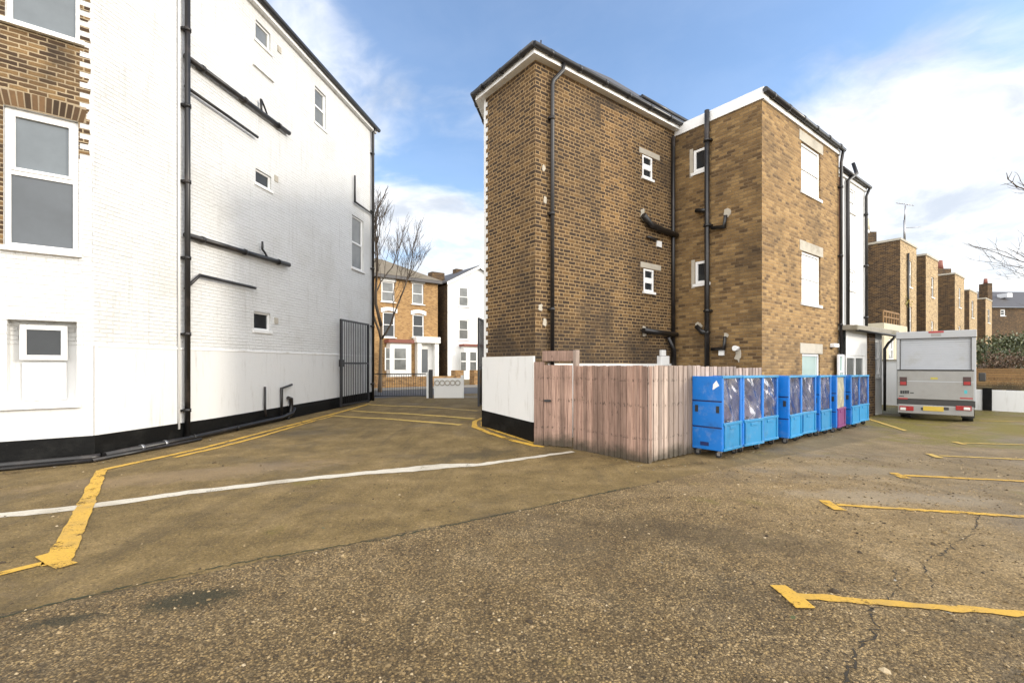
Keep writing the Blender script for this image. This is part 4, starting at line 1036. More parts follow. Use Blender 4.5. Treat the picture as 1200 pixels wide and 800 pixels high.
vbox(MB(), 1088, 1106, 387.8, 390, -.018, -.008).build('reflector', MT['tape_red'], hd); vbox(MB(), 1091, 1103, 390, 394, -.018, -.008).build('maker_plate', MT['van_lift'], hd)
sh = MB(); zl = vpx(1097, 433)[1]; n = 14
for k in range(n): z0 = zl + (ZH - zl) * k / n; sh.box(su0 + .004, su1 - .004, .045, .075, z0 + .007, zl + (ZH - zl) * (k + 1) / n - .007)
sh.box(su0, su1, .07, .115, zl, ZH); sh.build('roller_shutter', MT['van_shutter'], va)
MB().box(su0 - .012, su0 + .006, .0 - .004, .04, zl, ZH).box(su1 - .006, su1 + .012, -.004, .04, zl, ZH).box(Lu, Ru, -.016, .0, ZH - .012, ZH + .004).build('shutter_track', MT['van_dark'], va)
tl = MB(); vbox(tl, 1051.8, 1141.2, 433.5, 468, -.05, -.006); 
tlo = tl.build('tail_lift', MT['van_lift'], va, bevel=.01)
vbox(MB(), 1051.5, 1141.5, 433, 434.6, -.056, -.05).build('lift_edge', MT['van_dark'], tlo); vbox(MB(), 1053, 1141, 446.6, 447.2, -.053, -.049).build('lift_hinge', MT['van_shutter'], tlo)
for a, b_ in ((1054.5, 1063), (1128.5, 1138)):
    lo = vbox(MB(), a, b_, 441.5, 451.5, -.06, -.048).build('rear_lamp', MT['lamp_dark'], tlo)
    vbox(MB(), a + .8, b_ - .8, 447, 450.7, -.064, -.058).build('lens', MT['lamp_red'], lo)
vbox(MB(), 1090.5, 1099, 442, 444.3, -.055, -.049).build('warning_label', MT['sticker_y'], tlo)
lt_ = MB(); x = 1055.2
for wd in (2.4, 2.2, 2.4, 2.2): vbox(lt_, x, x + wd, 457.3, 461, -.054, -.049); x += wd + .35
vbox(lt_, 1066.5, 1071, 459.5, 460.6, -.054, -.049)
vbox(MB(), 1053.6, 1059.5, 463.3, 464.2, -.054, -.049).build('small_lettering', MT['ink'], tlo)
lt_.build('lettering', MT['ink'], tlo)
vbox(MB(), 1130, 1133.5, 457, 461, -.054, -.049).build('round_sticker', MT['sticker_b'], tlo)
vbox(vbox(MB(), 1053, 1064, 465.8, 467.2, -.054, -.049), 1125, 1140, 465.8, 467.2, -.054, -.049).build('hazard_tape', MT['tape_red'], tlo)
ch = MB(); vbox(ch, 1051, 1143, 468.2, 475.5, -.03, 2.9); ch.box(Lu + .25, Lu + .35, .2, 4.6, .35, .5).box(Ru - .35, Ru - .25, .2, 4.6, .35, .5); ch.build('chassis', MT['van_dark'], va)
bu = vbox(MB(), 1052.5, 1141, 474.8, 485.4, -.10, .02).build('bumper', MT['van_lift'], va, bevel=.02)
for a, b_, wa, wb in ((1054.5, 1071, 1055.5, 1062), (1120, 1138.5, 1129.5, 1137)):
    lo = vbox(MB(), a, b_, 475.2, 480.5, -.125, -.095).build('tail_lamp', MT['lamp_red'], va, bevel=.008)
    vbox(MB(), wa, wb, 476.8, 479.8, -.131, -.12).build('lens', MT['lamp_white'], lo)
vbox(MB(), 1082, 1106, 475.8, 481.2, -.118, -.098).build('number_plate', MT['plate'], va, bevel=.004)
vbox(vbox(MB(), 1079.5, 1082, 477, 480, -.112, -.096), 1106, 1112, 477, 480, -.112, -.096).build('plate_lamp', MT['van_dark'], va)
for x_ in (Lu + .17, Ru - .17):
    for y_ in (.75, 4.15):
        tt = MB().tube([(x_ - .12, y_, .33), (x_ + .12, y_, .33)], .33, 28).build('wheel', MT['rubber'], va)
        sgn = -1 if x_ < (Lu + Ru) / 2 else 1
        MB().tube([(x_ + sgn * .118, y_, .33), (x_ + sgn * .126, y_, .33)], .2, 20).build('rim', MT['steel'], tt)
    MB().box(x_ - .14, x_ + .14, .34, .36, .12, .52).build('mudflap', MT['rubber'], va)
cab = MB(); prof = [(3.12, .42), (5.1, .42), (5.15, .95), (4.75, 1.2), (4.2, 1.95), (3.12, 2.0)]
i0 = len(cab.v); cu0, cu1 = Lu + .06, Ru - .06
cab.v += [Vector((cu0, y, z)) for y, z in prof] + [Vector((cu1, y, z)) for y, z in prof]; np_ = len(prof)
cab.f += [list(range(np_)), list(range(2 * np_ - 1, np_ - 1, -1))] + [[k, np_ + k, np_ + (k + 1) % np_, (k + 1) % np_] for k in range(np_)]; cab.sm += [False] * (np_ + 2)
cb = cab.build('cab', MT['van_white'], va, bevel=.05)
MB().box8((cu0 + .08, 4.78, 1.22), (cu1 - cu0 - .16, 0, 0), (-.48, 0, .66) and (0, -.48, .66), (0, .02, .012)).build('windscreen', MT['dark'], cb)
for sx, uu in ((-1, Lu - .20), (1, Ru + .10)):
    MB().box(uu, uu + .17, 3.3, 3.42, 1.1, 1.38).build('wing_mirror', MT['van_dark'], va, bevel=.03)

# ------------------------------------------------------------------ wall and slatted fence behind the van
WQ = Vector((17.4, 16.5, 0)); QA = Plane(WQ.x, WQ.y, Ad)
gw = thing('garden_wall', 'low white rendered wall behind the van with black posts', 'wall', WQ)
MB().pbox(QA, -2.6, 6.0, -.1, .74, -.12, .0).build('wall_panel', MT['white_render'], gw, bevel=.01)
pu = QA.px(1157, 465)[0]
MB().pbox(QA, pu - .12, pu + .12, -.1, .80, -.1, .05).build('wall_post', MT['tar'], gw)
sf = thing('slatted_fence', 'brown horizontal-slat timber fence on top of the low white wall', 'fence', QA.pt(pu, .75))
fm = MB()
for k in range(9): fm.pbox(QA, pu - 1.0, 6.0, .76 + k * .085, .76 + k * .085 + .072, -.075, -.055)
fm.build('slat_panel', MT['slat'], sf)
for u in (pu - .35, pu + 1.5, pu + 3.3): MB().pbox(QA, u, u + .07, .742, 1.54, -.055, -.01).build('post', MT['slat'], sf)
w3 = thing('boundary_wall', 'taller white boundary wall between the lean-to and the van', 'wall', QA.pt(-3.6, 0))
MB().pbox(QA, -5.2, -2.65, -.1, 1.78, -.12, .0).build('wall_panel', MT['white_render'], w3)
MB().pbox(QA, -5.25, -2.6, 1.785, 1.86, -.16, .04).build('coping', MT['felt'], w3)

# ------------------------------------------------------------------ terrace outriggers beyond
def outrigger(cx, Z, ytop, label, wid=3.6, dep=6.5, h=None, wins=(), chim=False, shade=True):
    X = (cx - CX) / F_PX * Z; H = (CY - ytop) / F_PX * Z + EYE
    Pf = Plane(X, Z, Bd); Ps = Plane(X, Z, Ad)
    t = thing('terraced_house', label, 'house', (X, Z, 0), group='brick terrace wings beyond the van')
    rects = []
    for (x0, x1, y0, y1) in wins: rects.append(Pf.rect(x0, x1, y0, y1))
    MB().wall(Pf, 0, wid, -.3, H, rects, .12).build('front_wall', MT['terrace'], t)
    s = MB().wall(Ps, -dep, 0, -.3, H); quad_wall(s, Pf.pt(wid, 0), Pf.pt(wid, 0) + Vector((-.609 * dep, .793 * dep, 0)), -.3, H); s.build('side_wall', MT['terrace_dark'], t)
    MB().pbox(Pf, -.05, wid + .05, H, H + .13, -.3, .05).pbox(Ps, -dep, -.05, H, H + .13, -.3, .04).build('parapet_coping', MT['stone'], t)
    MB().poly([Pf.pt(0, H - .1, -.1), Pf.pt(wid, H - .1, -.1), Pf.pt(wid, H - .1, -dep), Pf.pt(0, H - .1, -dep)]).build('roof', MT['felt'], t)
    for r in rects:
        window(t, Pf, r, 'sash', .11, 'dark', fw=.06, proud=.06)
    if chim:
        q = Ps.pt(-2.0, 0, -.5)
        c = MB().box8(Vector((q.x - .3, q.y - .3, H - .2)), (.9, 0, 0), (0, .7, 0), (0, 0, 1.15)).build('chimney', MT['terrace_dark'], t)
        MB().tube([(q.x + .1, q.y, H + .94), (q.x + .1, q.y, H + 1.85)], .26, 12, .2).build('chimney_pot', MT['cream'], c)
    return t, Pf, Ps, H
h1, p1f, p1s, H1 = outrigger(1055, 29.0, 281, 'nearest brick terrace wing, tall with a chimney and downpipe', 3.7, 6.5, wins=((1065, 1068.5, 305, 336), (1065, 1068.5, 359, 392)), chim=True)
pipe(h1, p1f, [p1f.px(1062.5, 297), p1f.px(1062.5, 390)], .06, .08, 'drainpipe')
outrigger(1085, 32.9, 299, 'second brick terrace wing from the lean-to, flat roofed', 3.5, 6, wins=((1091.5, 1094.5, 324, 348), (1091.5, 1094, 376, 392)))
h3 = outrigger(1119, 39.6, 321, 'third brick terrace wing, with a dark pot on its neighbour wall', 3.8, 9, wins=((1123.5, 1126, 337, 360), (1123.5, 1126, 382, 396)))
outrigger(1136, 48.5, 340, 'fourth brick terrace wing, narrow and pale', 4.2, 7, wins=((1138.5, 1141, 352, 372),))
outrigger(1155, 54.4, 350, 'farthest brick terrace wing, beside the shrubs', 4.2, 8, wins=((1157.5, 1160, 362, 378), (1157.5, 1160, 394, 404)))
ch2 = thing('chimney_stack', 'small dark chimney with pot between the terrace wings', 'chimney', (36.0, 41.0, 0))
qx = (1102 - CX) / F_PX * 41.5
MB().box(qx - .9, qx + .5, 41, 42, 0, (CY - 316) / F_PX * 41.5 + EYE).build('stack', MT['terrace_dark'], ch2); zt = (CY - 316) / F_PX * 41.5 + EYE
MB().tube([(qx - .1, 41.5, zt), (qx - .1, 41.5, zt + .8)], .3, 12, .22).build('chimney_pot', MT['red_felt'], ch2)
# main roof glimpsed above nearest wing
mr = thing('main_house', 'grey eaved main house glimpsed above the nearest terrace wing', 'house', (20.5, 31, 0))
q0 = ray(1008, 290) * 30.0; q1 = ray(1042, 284) * 33.5
MP = Plane(q0.x - 1.5, 32, Ad)
MB().poly([MP.pt(-6, 10.2), MP.pt(2.9, 10.2), MP.pt(2.9, 10.2) + Vector((3, 4, 2.2)), MP.pt(-6, 10.2) + Vector((3, 4, 2.2))]).build('roof', MT['slate'], mr)
MB().wall(MP, -6, 2.6, 0, 10.0, w=-.3).build('wall', MT['terrace_dark'], mr); MB().pbox(MP, -6, 2.9, 10.0, 10.18, -.3, .03).build('fascia', MT['fascia'], mr)
# aerial on the chimney
az = H1; ab = ray(1060, 281) * 29.6
an = thing('tv_aerial', 'thin television aerial on a mast beside the chimney pot', 'aerial', (ab.x, ab.y, az))
def rp(x, y, Z): d = ray(x, y) * Z; return Vector((d.x, d.y, d.z + EYE))
MB().tube([rp(1060, 283, 29.6), rp(1060, 258, 29.6)], .06, 8).tube([rp(1060, 258, 29.6), rp(1061, 241, 29.6)], .035, 8).build('mast', MT['steel'], an)
mb = MB().tube([rp(1050, 238, 29.6), rp(1071, 241, 29.6)], .02, 6).tube([rp(1062, 267, 29.6), rp(1079, 266, 29.6)], .02, 6)
for k in range(7): x = 1051 + k * 3; mb.tube([rp(x, 237.5 + k * .45, 29.3), rp(x + 2, 238.5 + k * .45, 30.1)], .012, 5)
mb.build('elements', MT['steel'], an)
# cream rear addition with roof-terrace railing
ce = thing('cream_rear_addition', 'cream stuccoed rear addition with roof terrace railing and white window', 'house', (*(ray(1036, 470) * 22.0).xy, 0))
CP = Plane(*(ray(1036, 470) * 22.0).xy, Bd); CS = Plane(CP.o.x, CP.o.y, Ad)
cu = CP.px(1054, 400)[0]; chh = CP.px(1036, 378)[1]
cwin = (CP.px(1041.5, 400)[0], CP.px(1048, 400)[0], CP.px(1042, 422)[1], CP.px(1042, 397)[1])
MB().wall(CP, 0, cu + 1.4, -.2, chh, [cwin], .1).wall(CS, -3, 0, -.2, chh).build('wall', MT['cream'], ce)
window(ce, CP, cwin, 'sash', .09, 'grey', fw=.09)
mb = MB(); rt = CP.px(1036, 363)[1]
mb.pbox(CP, 0, cu, rt - .08, rt, -.05, .0).pbox(CP, 0, cu, (rt + chh) / 2 - .04, (rt + chh) / 2 + .03, -.05, .0)
for k in range(7): u = cu * k / 6; mb.pbox(CP, u - .04, u + .04, chh, rt, -.045, -.005)
mb.build('railing', MT['slat'], ce)

# dark-roofed house at the far right
fz = 66.0
fh = thing('slate_roofed_house', 'distant brown house with dark slate roof and brick chimney', 'house', (*(ray(1180, 400) * fz).xy, 0))
FP = Plane((1158 - CX) / F_PX * fz, fz, (1, .05))
ez = (CY - 360) / F_PX * fz + EYE; rz_ = (CY - 335) / F_PX * fz + EYE
fwn = [FP.rect(1172.5, 1178.5, 362.5, 370)]
MB().wall(FP, -12, 16, -.3, ez, fwn, .15).build('wall', MT['terrace_dark'], fh)
window(fh, FP, fwn[0], 'sash', .14, 'dark', fw=.14)
MB().poly([FP.pt(-12, ez, .3), FP.pt(16, ez, .3), FP.pt(16, rz_, -5), FP.pt(-12, rz_, -5)]).build('roof', MT['slate'], fh)
cu0 = FP.px(1161, 360)[0]; cu1 = FP.px(1166.5, 360)[0]
c = MB().pbox(FP, cu0, cu1, ez - 1, FP.px(1163, 331)[1], -1.6, -.4).build('chimney', MT['terrace_dark'], fh)
MB().tube([FP.pt((cu0 + cu1) / 2, FP.px(1163, 331)[1], -1), FP.pt((cu0 + cu1) / 2, FP.px(1163, 325)[1], -1)], .26, 10, .2).build('chimney_pot', MT['red_felt'], c)
for (x0, x1, y0, y1) in ((1197, 1203, 341, 346), (1148, 1153, 343, 348)):
    r = FP.rect(x0, x1, y0, y1); MB().pbox(FP, *r, -3.2, -1.8).build('roof_light', MT['white_pane'], fh)

# ------------------------------------------------------------------ street beyond the drive
def zst(px, py, Z): return (ray(px, py) * Z)
RD = Vector((Bd[0], Bd[1], 0)); RN = Vector((-Bd[1], Bd[0], 0))
MT['road'] = plain('road_asphalt', (.07, .07, .072), .85, .2, 2, .3); MT['pave'] = plain('pavement_slabs', (.25, .235, .21), .85, .15, 1.5, .2)
rb = Vector((-5.2, 28.6, 0))
def band(name, n0, n1, z, mat, label, cat, th=0.0):
    a = rb - RD * 30 + RN * n0; b = rb + RD * 26 + RN * n0; c = rb + RD * 26 + RN * n1; d = rb - RD * 30 + RN * n1
    mb = MB(); zz = lambda p: Vector((p.x, p.y, z))
    if th: mb.prism([zz(a) - Vector((0, 0, th)), zz(b) - Vector((0, 0, th)), zz(c) - Vector((0, 0, th)), zz(d) - Vector((0, 0, th))], th)
    else: mb.poly([zz(a), zz(b), zz(c), zz(d)])
    return tag(mb.build(name, mat), label, cat, kind='structure')
band('road', -6.6, -1.3, .247, MT['road'], 'grey asphalt street beyond the drive gate', 'road')
band('pavement', -1.3, .1, .32, MT['pave'], 'pale pavement under the brick garden wall across the street', 'pavement', .2)
gwl = thing('brick_garden_wall', 'low orange brick garden wall across the street', 'wall', rb)
GP_ = Plane(rb.x, rb.y, Bd)
MB().pbox(GP_, -26, 2.55, .2, .93, -.22, .0).pbox(GP_, 3.6, 8, .2, .93, -.22, 0).build('wall_panel', MT['redwall'], gwl)
for u in (2.3, 3.7): MB().pbox(GP_, u - .3, u + .3, .2, 1.28, -.5, .06).build('gate_pier', MT['redwall'], gwl)

HP = Plane(-9.15, 42.0, Bd)
def hpx(x0, x1, y0, y1): return HP.rect(x0, x1, y0, y1)
h1_ = thing('brick_street_house', 'orange brick house across the street with white bay and porch', 'house', (-9.15, 42, .24))
ur = HP.px(513, 400)[0]; eh = HP.px(450, 322)[1]
zs = lambda a: a  # readability
uw = [hpx(447, 462.5, 329, 353), hpx(483, 496.5, 331, 356), hpx(448.5, 463, 365, 395), hpx(483.5, 497, 368, 395)]
MB().wall(HP, -9, ur, 0, eh, uw, .15).build('front_wall', MT['orange'], h1_)
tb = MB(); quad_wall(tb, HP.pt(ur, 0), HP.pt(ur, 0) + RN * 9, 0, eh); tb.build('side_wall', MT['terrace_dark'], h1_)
for i, r in enumerate(uw):
    window(h1_, HP, r, 'sash', .14, 'grey' if i < 2 else 'dark', fw=.10, proud=.12, sill_over=.12)
    if i > 1:
        mb = MB(); uc = (r[0] + r[1]) / 2; hw = (r[1] - r[0]) / 2 + .18
        for k in range(8):
            a = -1 + 2 * k / 8; b = -1 + 2 * (k + 1) / 8
            f0 = .28 * (1 - a * a); f1 = .28 * (1 - b * b)
            mb.box8(HP.pt(uc + a * hw, r[3] - .05 + min(f0, f1) * .6, -.01), HP.n * .09, HP.d * (hw / 4), (0, 0, .3 + abs(f0 - f1) * .5))
        mb.build('window_hood', MT['white_far'], h1_)
    else: MB().pbox(HP, r[0] - .12, r[1] + .12, r[3], r[3] + .28, -.01, .06).build('lintel', MT['white_far'], h1_)
by0, by1 = HP.px(449, 420)[0], HP.px(481, 420)[0]; bzt = HP.px(460, 402)[1]
by = MB().pbox(HP, by0 + .3, by1 - .3, .2, bzt, .0, .8).build('bay', MT['white_far'], h1_)
MB().pbox(HP, by0 + .1, by1 - .1, bzt, bzt + .3, -.0, 1.0).build('bay_roof', MT['red_felt'], by)
BP = Plane(HP.pt(0, 0, .8).x, HP.pt(0, 0, .8).y, Bd)
for (x0, x1) in ((452, 456.5), (462, 475.5)):
    r = BP.rect(x0, x1, 408, 433); 
    MB().pbox(BP, r[0], r[1], r[2], r[3], -.05, .02).build('pane', MT['grey'], by)
    mb = MB().pbox(BP, r[0] - .08, r[0], r[2] - .08, r[3] + .08, .0, .05).pbox(BP, r[1], r[1] + .08, r[2] - .08, r[3] + .08, .0, .05).pbox(BP, r[0], r[1], (r[2] + r[3]) / 2 - .04, (r[2] + r[3]) / 2 + .04, .0, .04); mb.build('bay_frame', MT['white_far'], by)
dr = hpx(491.5, 501, 409, 436)
po = MB(); px0, px1 = HP.px(486, 420)[0], HP.px(511, 420)[0]; pzt = HP.px(495, 402)[1]
po.pbox(HP, px0, px0 + .42, .2, pzt, .0, .55).pbox(HP, px1 - .42, px1, .2, pzt, .0, .55).pbox(HP, px0 - .15, px1 + .1, pzt, pzt + .55, .0, .7)
po.build('porch', MT['white_far'], h1_, bevel=.03)
MB().pbox(HP, dr[0], dr[1], .9, dr[3], .0, .06).build('door', MT['grey_door'], h1_)
MB().pbox(HP, px0 + .42, px1 - .42, .2, pzt, .0, .04).build('porch_back', MT['white_far'], h1_)
re = [HP.pt(-9.2, eh, .4), HP.pt(ur + .3, eh, .4), HP.pt(ur + .3, eh, -9), HP.pt(-9.2, eh, -9)]
rg0, rg1 = HP.pt(-6, eh + 2.3, -4.3), HP.pt(ur - 3.6, eh + 2.3, -4.3)
MB().poly([re[0], re[1], rg1, rg0]).poly([re[1], re[2], rg1]).poly([re[2], re[3], rg0, rg1]).poly([re[3], re[0], rg0]).build('roof', MT['tile'], h1_)
MB().pbox(HP, -9.2, ur + .25, eh - .28, eh - .02, .0, .42).build('cornice', MT['slate'], h1_)

h2 = thing('white_gabled_house', 'white stuccoed gable-fronted house across the street', 'house', (*HP.pt(HP.px(523, 400)[0], 0).xy, .24))
a0 = HP.px(523, 400)[0]; apu = HP.px(559.5, 400)[0]; a1 = 2 * apu - a0
ez2 = HP.px(523, 331)[1]; az2 = HP.px(559.5, 314.5)[1]
H2 = Plane(*HP.pt(0, 0, .25).xy, Bd)
gwin = [HP.rect(536, 548, 336, 359), HP.rect(536, 548, 374, 398)]
MB().wall(H2, a0, a1, 0, ez2, gwin, .14).poly([H2.pt(a0, ez2), H2.pt(a1, ez2), H2.pt(apu, az2)]).build('front_wall', MT['white_far'], h2)
for r in gwin: window(h2, H2, r, 'sash', .13, 'grey', fw=.11, proud=.1, sill_over=.1)
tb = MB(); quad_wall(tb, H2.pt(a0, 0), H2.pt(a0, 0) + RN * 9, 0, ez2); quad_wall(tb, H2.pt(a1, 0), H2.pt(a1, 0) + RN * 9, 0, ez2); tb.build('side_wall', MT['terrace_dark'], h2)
rf = MB()
for e0, s in ((a0 - .25, -1), (a1 + .25, 1)):
    p, q = H2.pt(e0, ez2 - .1, .25), H2.pt(apu, az2 + .12, .25)
    rf.box8(p, q - p, RN * 9.3, (0, 0, .14))
rf.build('roof', MT['slate'], h2)
bg = MB()
for e0 in (a0 - .2, a1 + .2):
    p, q = H2.pt(e0, ez2 - .28, .26), H2.pt(apu, az2 - .06, .26); bg.box8(p, q - p, HP.n * .05, (0, 0, .26))
bg.build('bargeboard', MT['white_far'], h2)
cq = H2.pt(a0 - .55, ez2, -2.0)
c = MB().box8(cq + Vector((0, 0, -.6)), RD * 1.35, RN * .9, (0, 0, 1.85)).build('chimney', MT['terrace_dark'], h2)
cq = H2.pt(apu - .5, az2, -3.5)
MB().box8(cq + Vector((0, 0, -.3)), RD * .8, RN * .7, (0, 0, .75)).build('chimney', MT['terrace_dark'], h2)
bz = HP.px(540, 406)[1]; q0, q1 = HP.px(538, 420)[0], HP.px(562, 420)[0]
by = MB().pbox(H2, q0, q1, .2, bz, .0, .7).build('bay', MT['white_far'], h2)
MB().pbox(H2, q0 - .15, q1 + .15, bz, bz + .22, .0, .9).build('bay_roof', MT['red_felt'], by)
B2 = Plane(*H2.pt(0, 0, .7).xy, Bd)
for (x0, x1) in ((540.5, 546), (551, 558)):
    r = B2.rect(x0, x1, 412.5, 434); MB().pbox(B2, r[0], r[1], r[2], r[3], -.05, .015).build('pane', MT['grey'], by)
    MB().pbox(B2, r[0], r[1], (r[2] + r[3]) / 2 - .05, (r[2] + r[3]) / 2 + .05, .0, .03).build('bay_frame', MT['white_far'], by)
# link between the two houses
lk = thing('rear_annexe', 'dark brick annexe in the gap between the two street houses', 'house', (*HP.pt(ur + .3, 0, -4).xy, .24))
LKP = Plane(*HP.pt(0, 0, -4.0).xy, Bd)
lr = [LKP.rect(507.5, 512.5, 337, 355), LKP.rect(507.5, 512.5, 376, 396)]
MB().wall(LKP, ur - .2, ur + 4, 0, eh - 1.0).build('wall', MT['terrace_dark'], lk)

# near side of the street: railings, posts, white block wall
rz0 = gp(438, 466.5)
RP = Plane(rz0.x, rz0.y, (1, .06)); rg_ = rz0.z
rl = thing('railing_gate', 'low black bar gate and railings at the street end of the drive', 'railing', rz0)
ru = RP.px(499, 450)[0]; rtop = RP.px(460, 438)[1]
mb = MB()
n = 34
for k in range(n + 1):
    u = -.3 + (ru + .3) * k / n; mb.tube([RP.pt(u, rg_ + .08), RP.pt(u, rtop)], .011, 6)
mb.pbox(RP, -.3, ru, rtop - .02, rtop + .02, -.02, .02).pbox(RP, -.3, ru, rg_ + .07, rg_ + .11, -.02, .02)
mb.build('bar_panel', MT['iron'], rl)
MB().pbox(RP, RP.px(502.5, 450)[0], RP.px(507, 450)[0], rg_ - .05, RP.px(504, 433)[1], -.1, .08).build('gate_post', MT['iron'], rl)
MB().pbox(RP, ru + .03, ru + .12, rg_ - .05, rtop + .08, -.06, .03).build('gate_post', MT['white_far'], rl)
ww_ = thing('white_block_wall', 'low white garden wall with round pierced blocks by the street', 'wall', RP.pt(RP.px(508, 450)[0], rg_))
x0, x1 = RP.px(508.5, 450)[0], RP.px(540, 450)[0]; zt = RP.px(520, 443)[1]
MB().pbox(RP, x0, x1, rg_ - .05, zt, -.14, .0).build('wall_panel', MT['white_far'], ww_, bevel=.01)
MB().pbox(RP, x1, RP.px(543.5, 450)[0], rg_ - .05, zt + .12, -.18, .04).build('pier', MT['white_far'], ww_, bevel=.01)
rings = MB()
for k in range(5):
    u = x0 + .13 + (x1 - x0 - .26) * k / 4; zc = RP.px(520, 448.5)[1]
    for j in range(14):
        a, b = 6.283 * j / 14, 6.283 * (j + 1) / 14
        rings.tube([RP.pt(u + .10 * math.cos(a), zc + .10 * math.sin(a), .004), RP.pt(u + .10 * math.cos(b), zc + .10 * math.sin(b), .004)], .022, 6)
rings.build('pierced_blocks', MT['stone'], ww_)

# tall black gate leaves
def gate_leaf(P, u0, u1, v0, v1, w, label, nb, mid):
    t = thing('metal_gate', label, 'gate', P.pt(u0, v0, w))
    f = MB(); s = .03
    f.pbox(P, u0, u0 + .06, v0, v1, w - s, w + s).pbox(P, u1 - .06, u1, v0, v1, w - s, w + s).pbox(P, u0 + .06, u1 - .06, v1 - .06, v1, w - s, w + s).pbox(P, u0 + .06, u1 - .06, v0 + .02, v0 + .08, w - s, w + s)
    f.pbox(P, u0 + .06, u1 - .06, mid - .03, mid + .03, w - s, w + s); f.build('gate_frame', MT['iron'], t)
    b = MB()
    for k in range(1, nb): u = u0 + (u1 - u0) * k / nb; b.tube([P.pt(u, v0 + .05, w), P.pt(u, v1 - .05, w)], .014, 6)
    b.build('bar_panel', MT['iron'], t)
    MB().pbox(P, u0 - .02, u0 + .14, mid - .12, mid + .12, w - .05, w + .05).build('lock_box', MT['iron'], t)
    return t
w_ = .22
gu0, gv1 = PW.px(399, 373.5, w_); gu1, _ = PW.px(432, 381, w_); gmid = PW.px(415, 425.5, w_)[1]
q = PW.pt(gu0, 0, w_); gate_leaf(PW, gu0, gu1, G(q.x, q.y) + .06, gv1, w_, 'tall black barred gate leaf folded back against the white side wall', 16, gmid)
GL = Plane(-.80, 17.7, (-.14, -.99)); gl_len = 2.2
q = GL.pt(gl_len, 0)
gate_leaf(GL, 0, gl_len, .27, 3.2, 0, 'tall black barred gate leaf seen edge-on beside the white quoined corner', 16, 1.55)

# ------------------------------------------------------------------ trees and shrubs
def bare_tree(name, label, base, height, lean, seed, r0, levels=5, spread=.55, drift=0.0, up=.03):
    rnd = random.Random(seed); t = thing(name, label, 'tree', base)
    trunk = MB(); crown = MB(); base = Vector(base)
    def grow(mb, p, d, L, r, lv):
        n = 5; pts = [p]
        sw = .035 if lv == 0 else .10
        for k in range(n):
            d = (d + Vector((rnd.gauss(drift, sw), rnd.gauss(0, sw), rnd.gauss(up, .06)))).normalized(); pts.append(pts[-1] + d * L / n)
        r2 = r * (.55 if lv < levels else .4)
        mb.tube(pts, r, 8 if lv < 2 else (6 if lv < 4 else 4), r2)
        if lv >= levels: return
        kids = 3 if lv < 2 else rnd.choice((3, 4))
        for k in range(kids):
            f = rnd.uniform(.35, .98) if k else 1.0
            q = pts[min(n, max(1, round(f * n)))]
            ax = Vector((rnd.gauss(0, 1), rnd.gauss(0, 1), rnd.gauss(.25, .5))).normalized()
            nd2 = (d * (1 - spread * .5) + ax * spread).normalized()
            if k == 0: nd2 = (d + ax * .25).normalized()
            grow(crown, q, nd2, L * rnd.uniform(.58, .78), max(r * (.55 if k else .75) * (1 - .35 * (1 - f)), .006), lv + 1)
    grow(trunk, base - Vector((0, 0, .2)), Vector(lean).normalized(), height * .36, r0, 0)
    trunk.build('trunk', MT['bark'], t); crown.build('crown', MT['twig'], t); return t
tb_ = zst(437.5, 440, 24.0)
bare_tree('bare_tree', 'leafless street tree at the end of the white house wall', (-6.75, 24.0, .24), 10.0, (.0, 0, 1), 21, .12, 6, .44, .0, .06)
bare_tree('bare_tree', 'leafless tree whose branches reach in at the right edge', (24.2, 17.8, 0), 10.5, (-.15, .0, 1), 14, .11, 6, .72, -.058)

def shrub(name, label, c, rx, ry, rz, n, mat, leaf=.09, seed=0, clumps=9):
    rnd = random.Random(seed); mb = MB(); cl = []
    for k in range(clumps):
        a = rnd.uniform(0, 6.283); q = rnd.random() ** .5
        cl.append(Vector((c[0] + rx * q * math.cos(a) * .8, c[1] + ry * q * math.sin(a) * .8, c[2] + rz * rnd.uniform(.35, 1.55))))
    for k in range(n):
        p = rnd.choice(cl) + Vector((rnd.gauss(0, .26 * rx), rnd.gauss(0, .26 * ry), rnd.gauss(0, .25 * rz)))
        if p.z < .05: p.z = abs(p.z) + .05
        d = Vector((rnd.gauss(0, 1), rnd.gauss(0, 1), rnd.gauss(0, 1))).normalized(); e = d.orthogonal().normalized(); f = d.cross(e); s = leaf * rnd.uniform(.5, 1.3)
        mb.poly([p - e * s, p + f * s * .45, p + e * s, p - f * s * .45])
    t = thing(name, label, 'shrub', (c[0], c[1], 0)); mb.build('foliage', mat, t)
    st = MB()
    for q in cl: st.tube([Vector((c[0], c[1], 0)), Vector((c[0], c[1], 0)).lerp(q, .5) + Vector((.1, 0, .1)), q], .035, 5, .012)
    st.build('stem', MT['twig'], t); return t
def leafmat(name, a, b):
    m, nt, bs, _ = new_mat(name); r = nd(nt, 'ShaderNodeNewGeometry').outputs['Random Per Island']
    put(nt, bs.inputs['Base Color'], mix(nt, r, a, b)); bs.inputs['Roughness'].default_value = .6; return m
LG = leafmat('evergreen_leaves', (.030, .042, .016), (.11, .12, .05)); LB = leafmat('russet_leaves', (.06, .035, .02), (.16, .10, .06)); LY = leafmat('yellow_leaves', (.20, .17, .03), (.42, .36, .08))
s = zst(1186, 430, 24.0); shrub('evergreen_shrub', 'large dark evergreen shrub behind the slatted fence', (s.x, s.y, .9), 1.9, 1.4, 1.05, 5200, LG, .085, 2, 12)
s = zst(1166, 430, 22.0); shrub('russet_shrub', 'russet twiggy shrub between the van and the evergreen', (s.x, s.y, .7), 1.0, .9, .85, 2400, LB, .06, 4, 9)
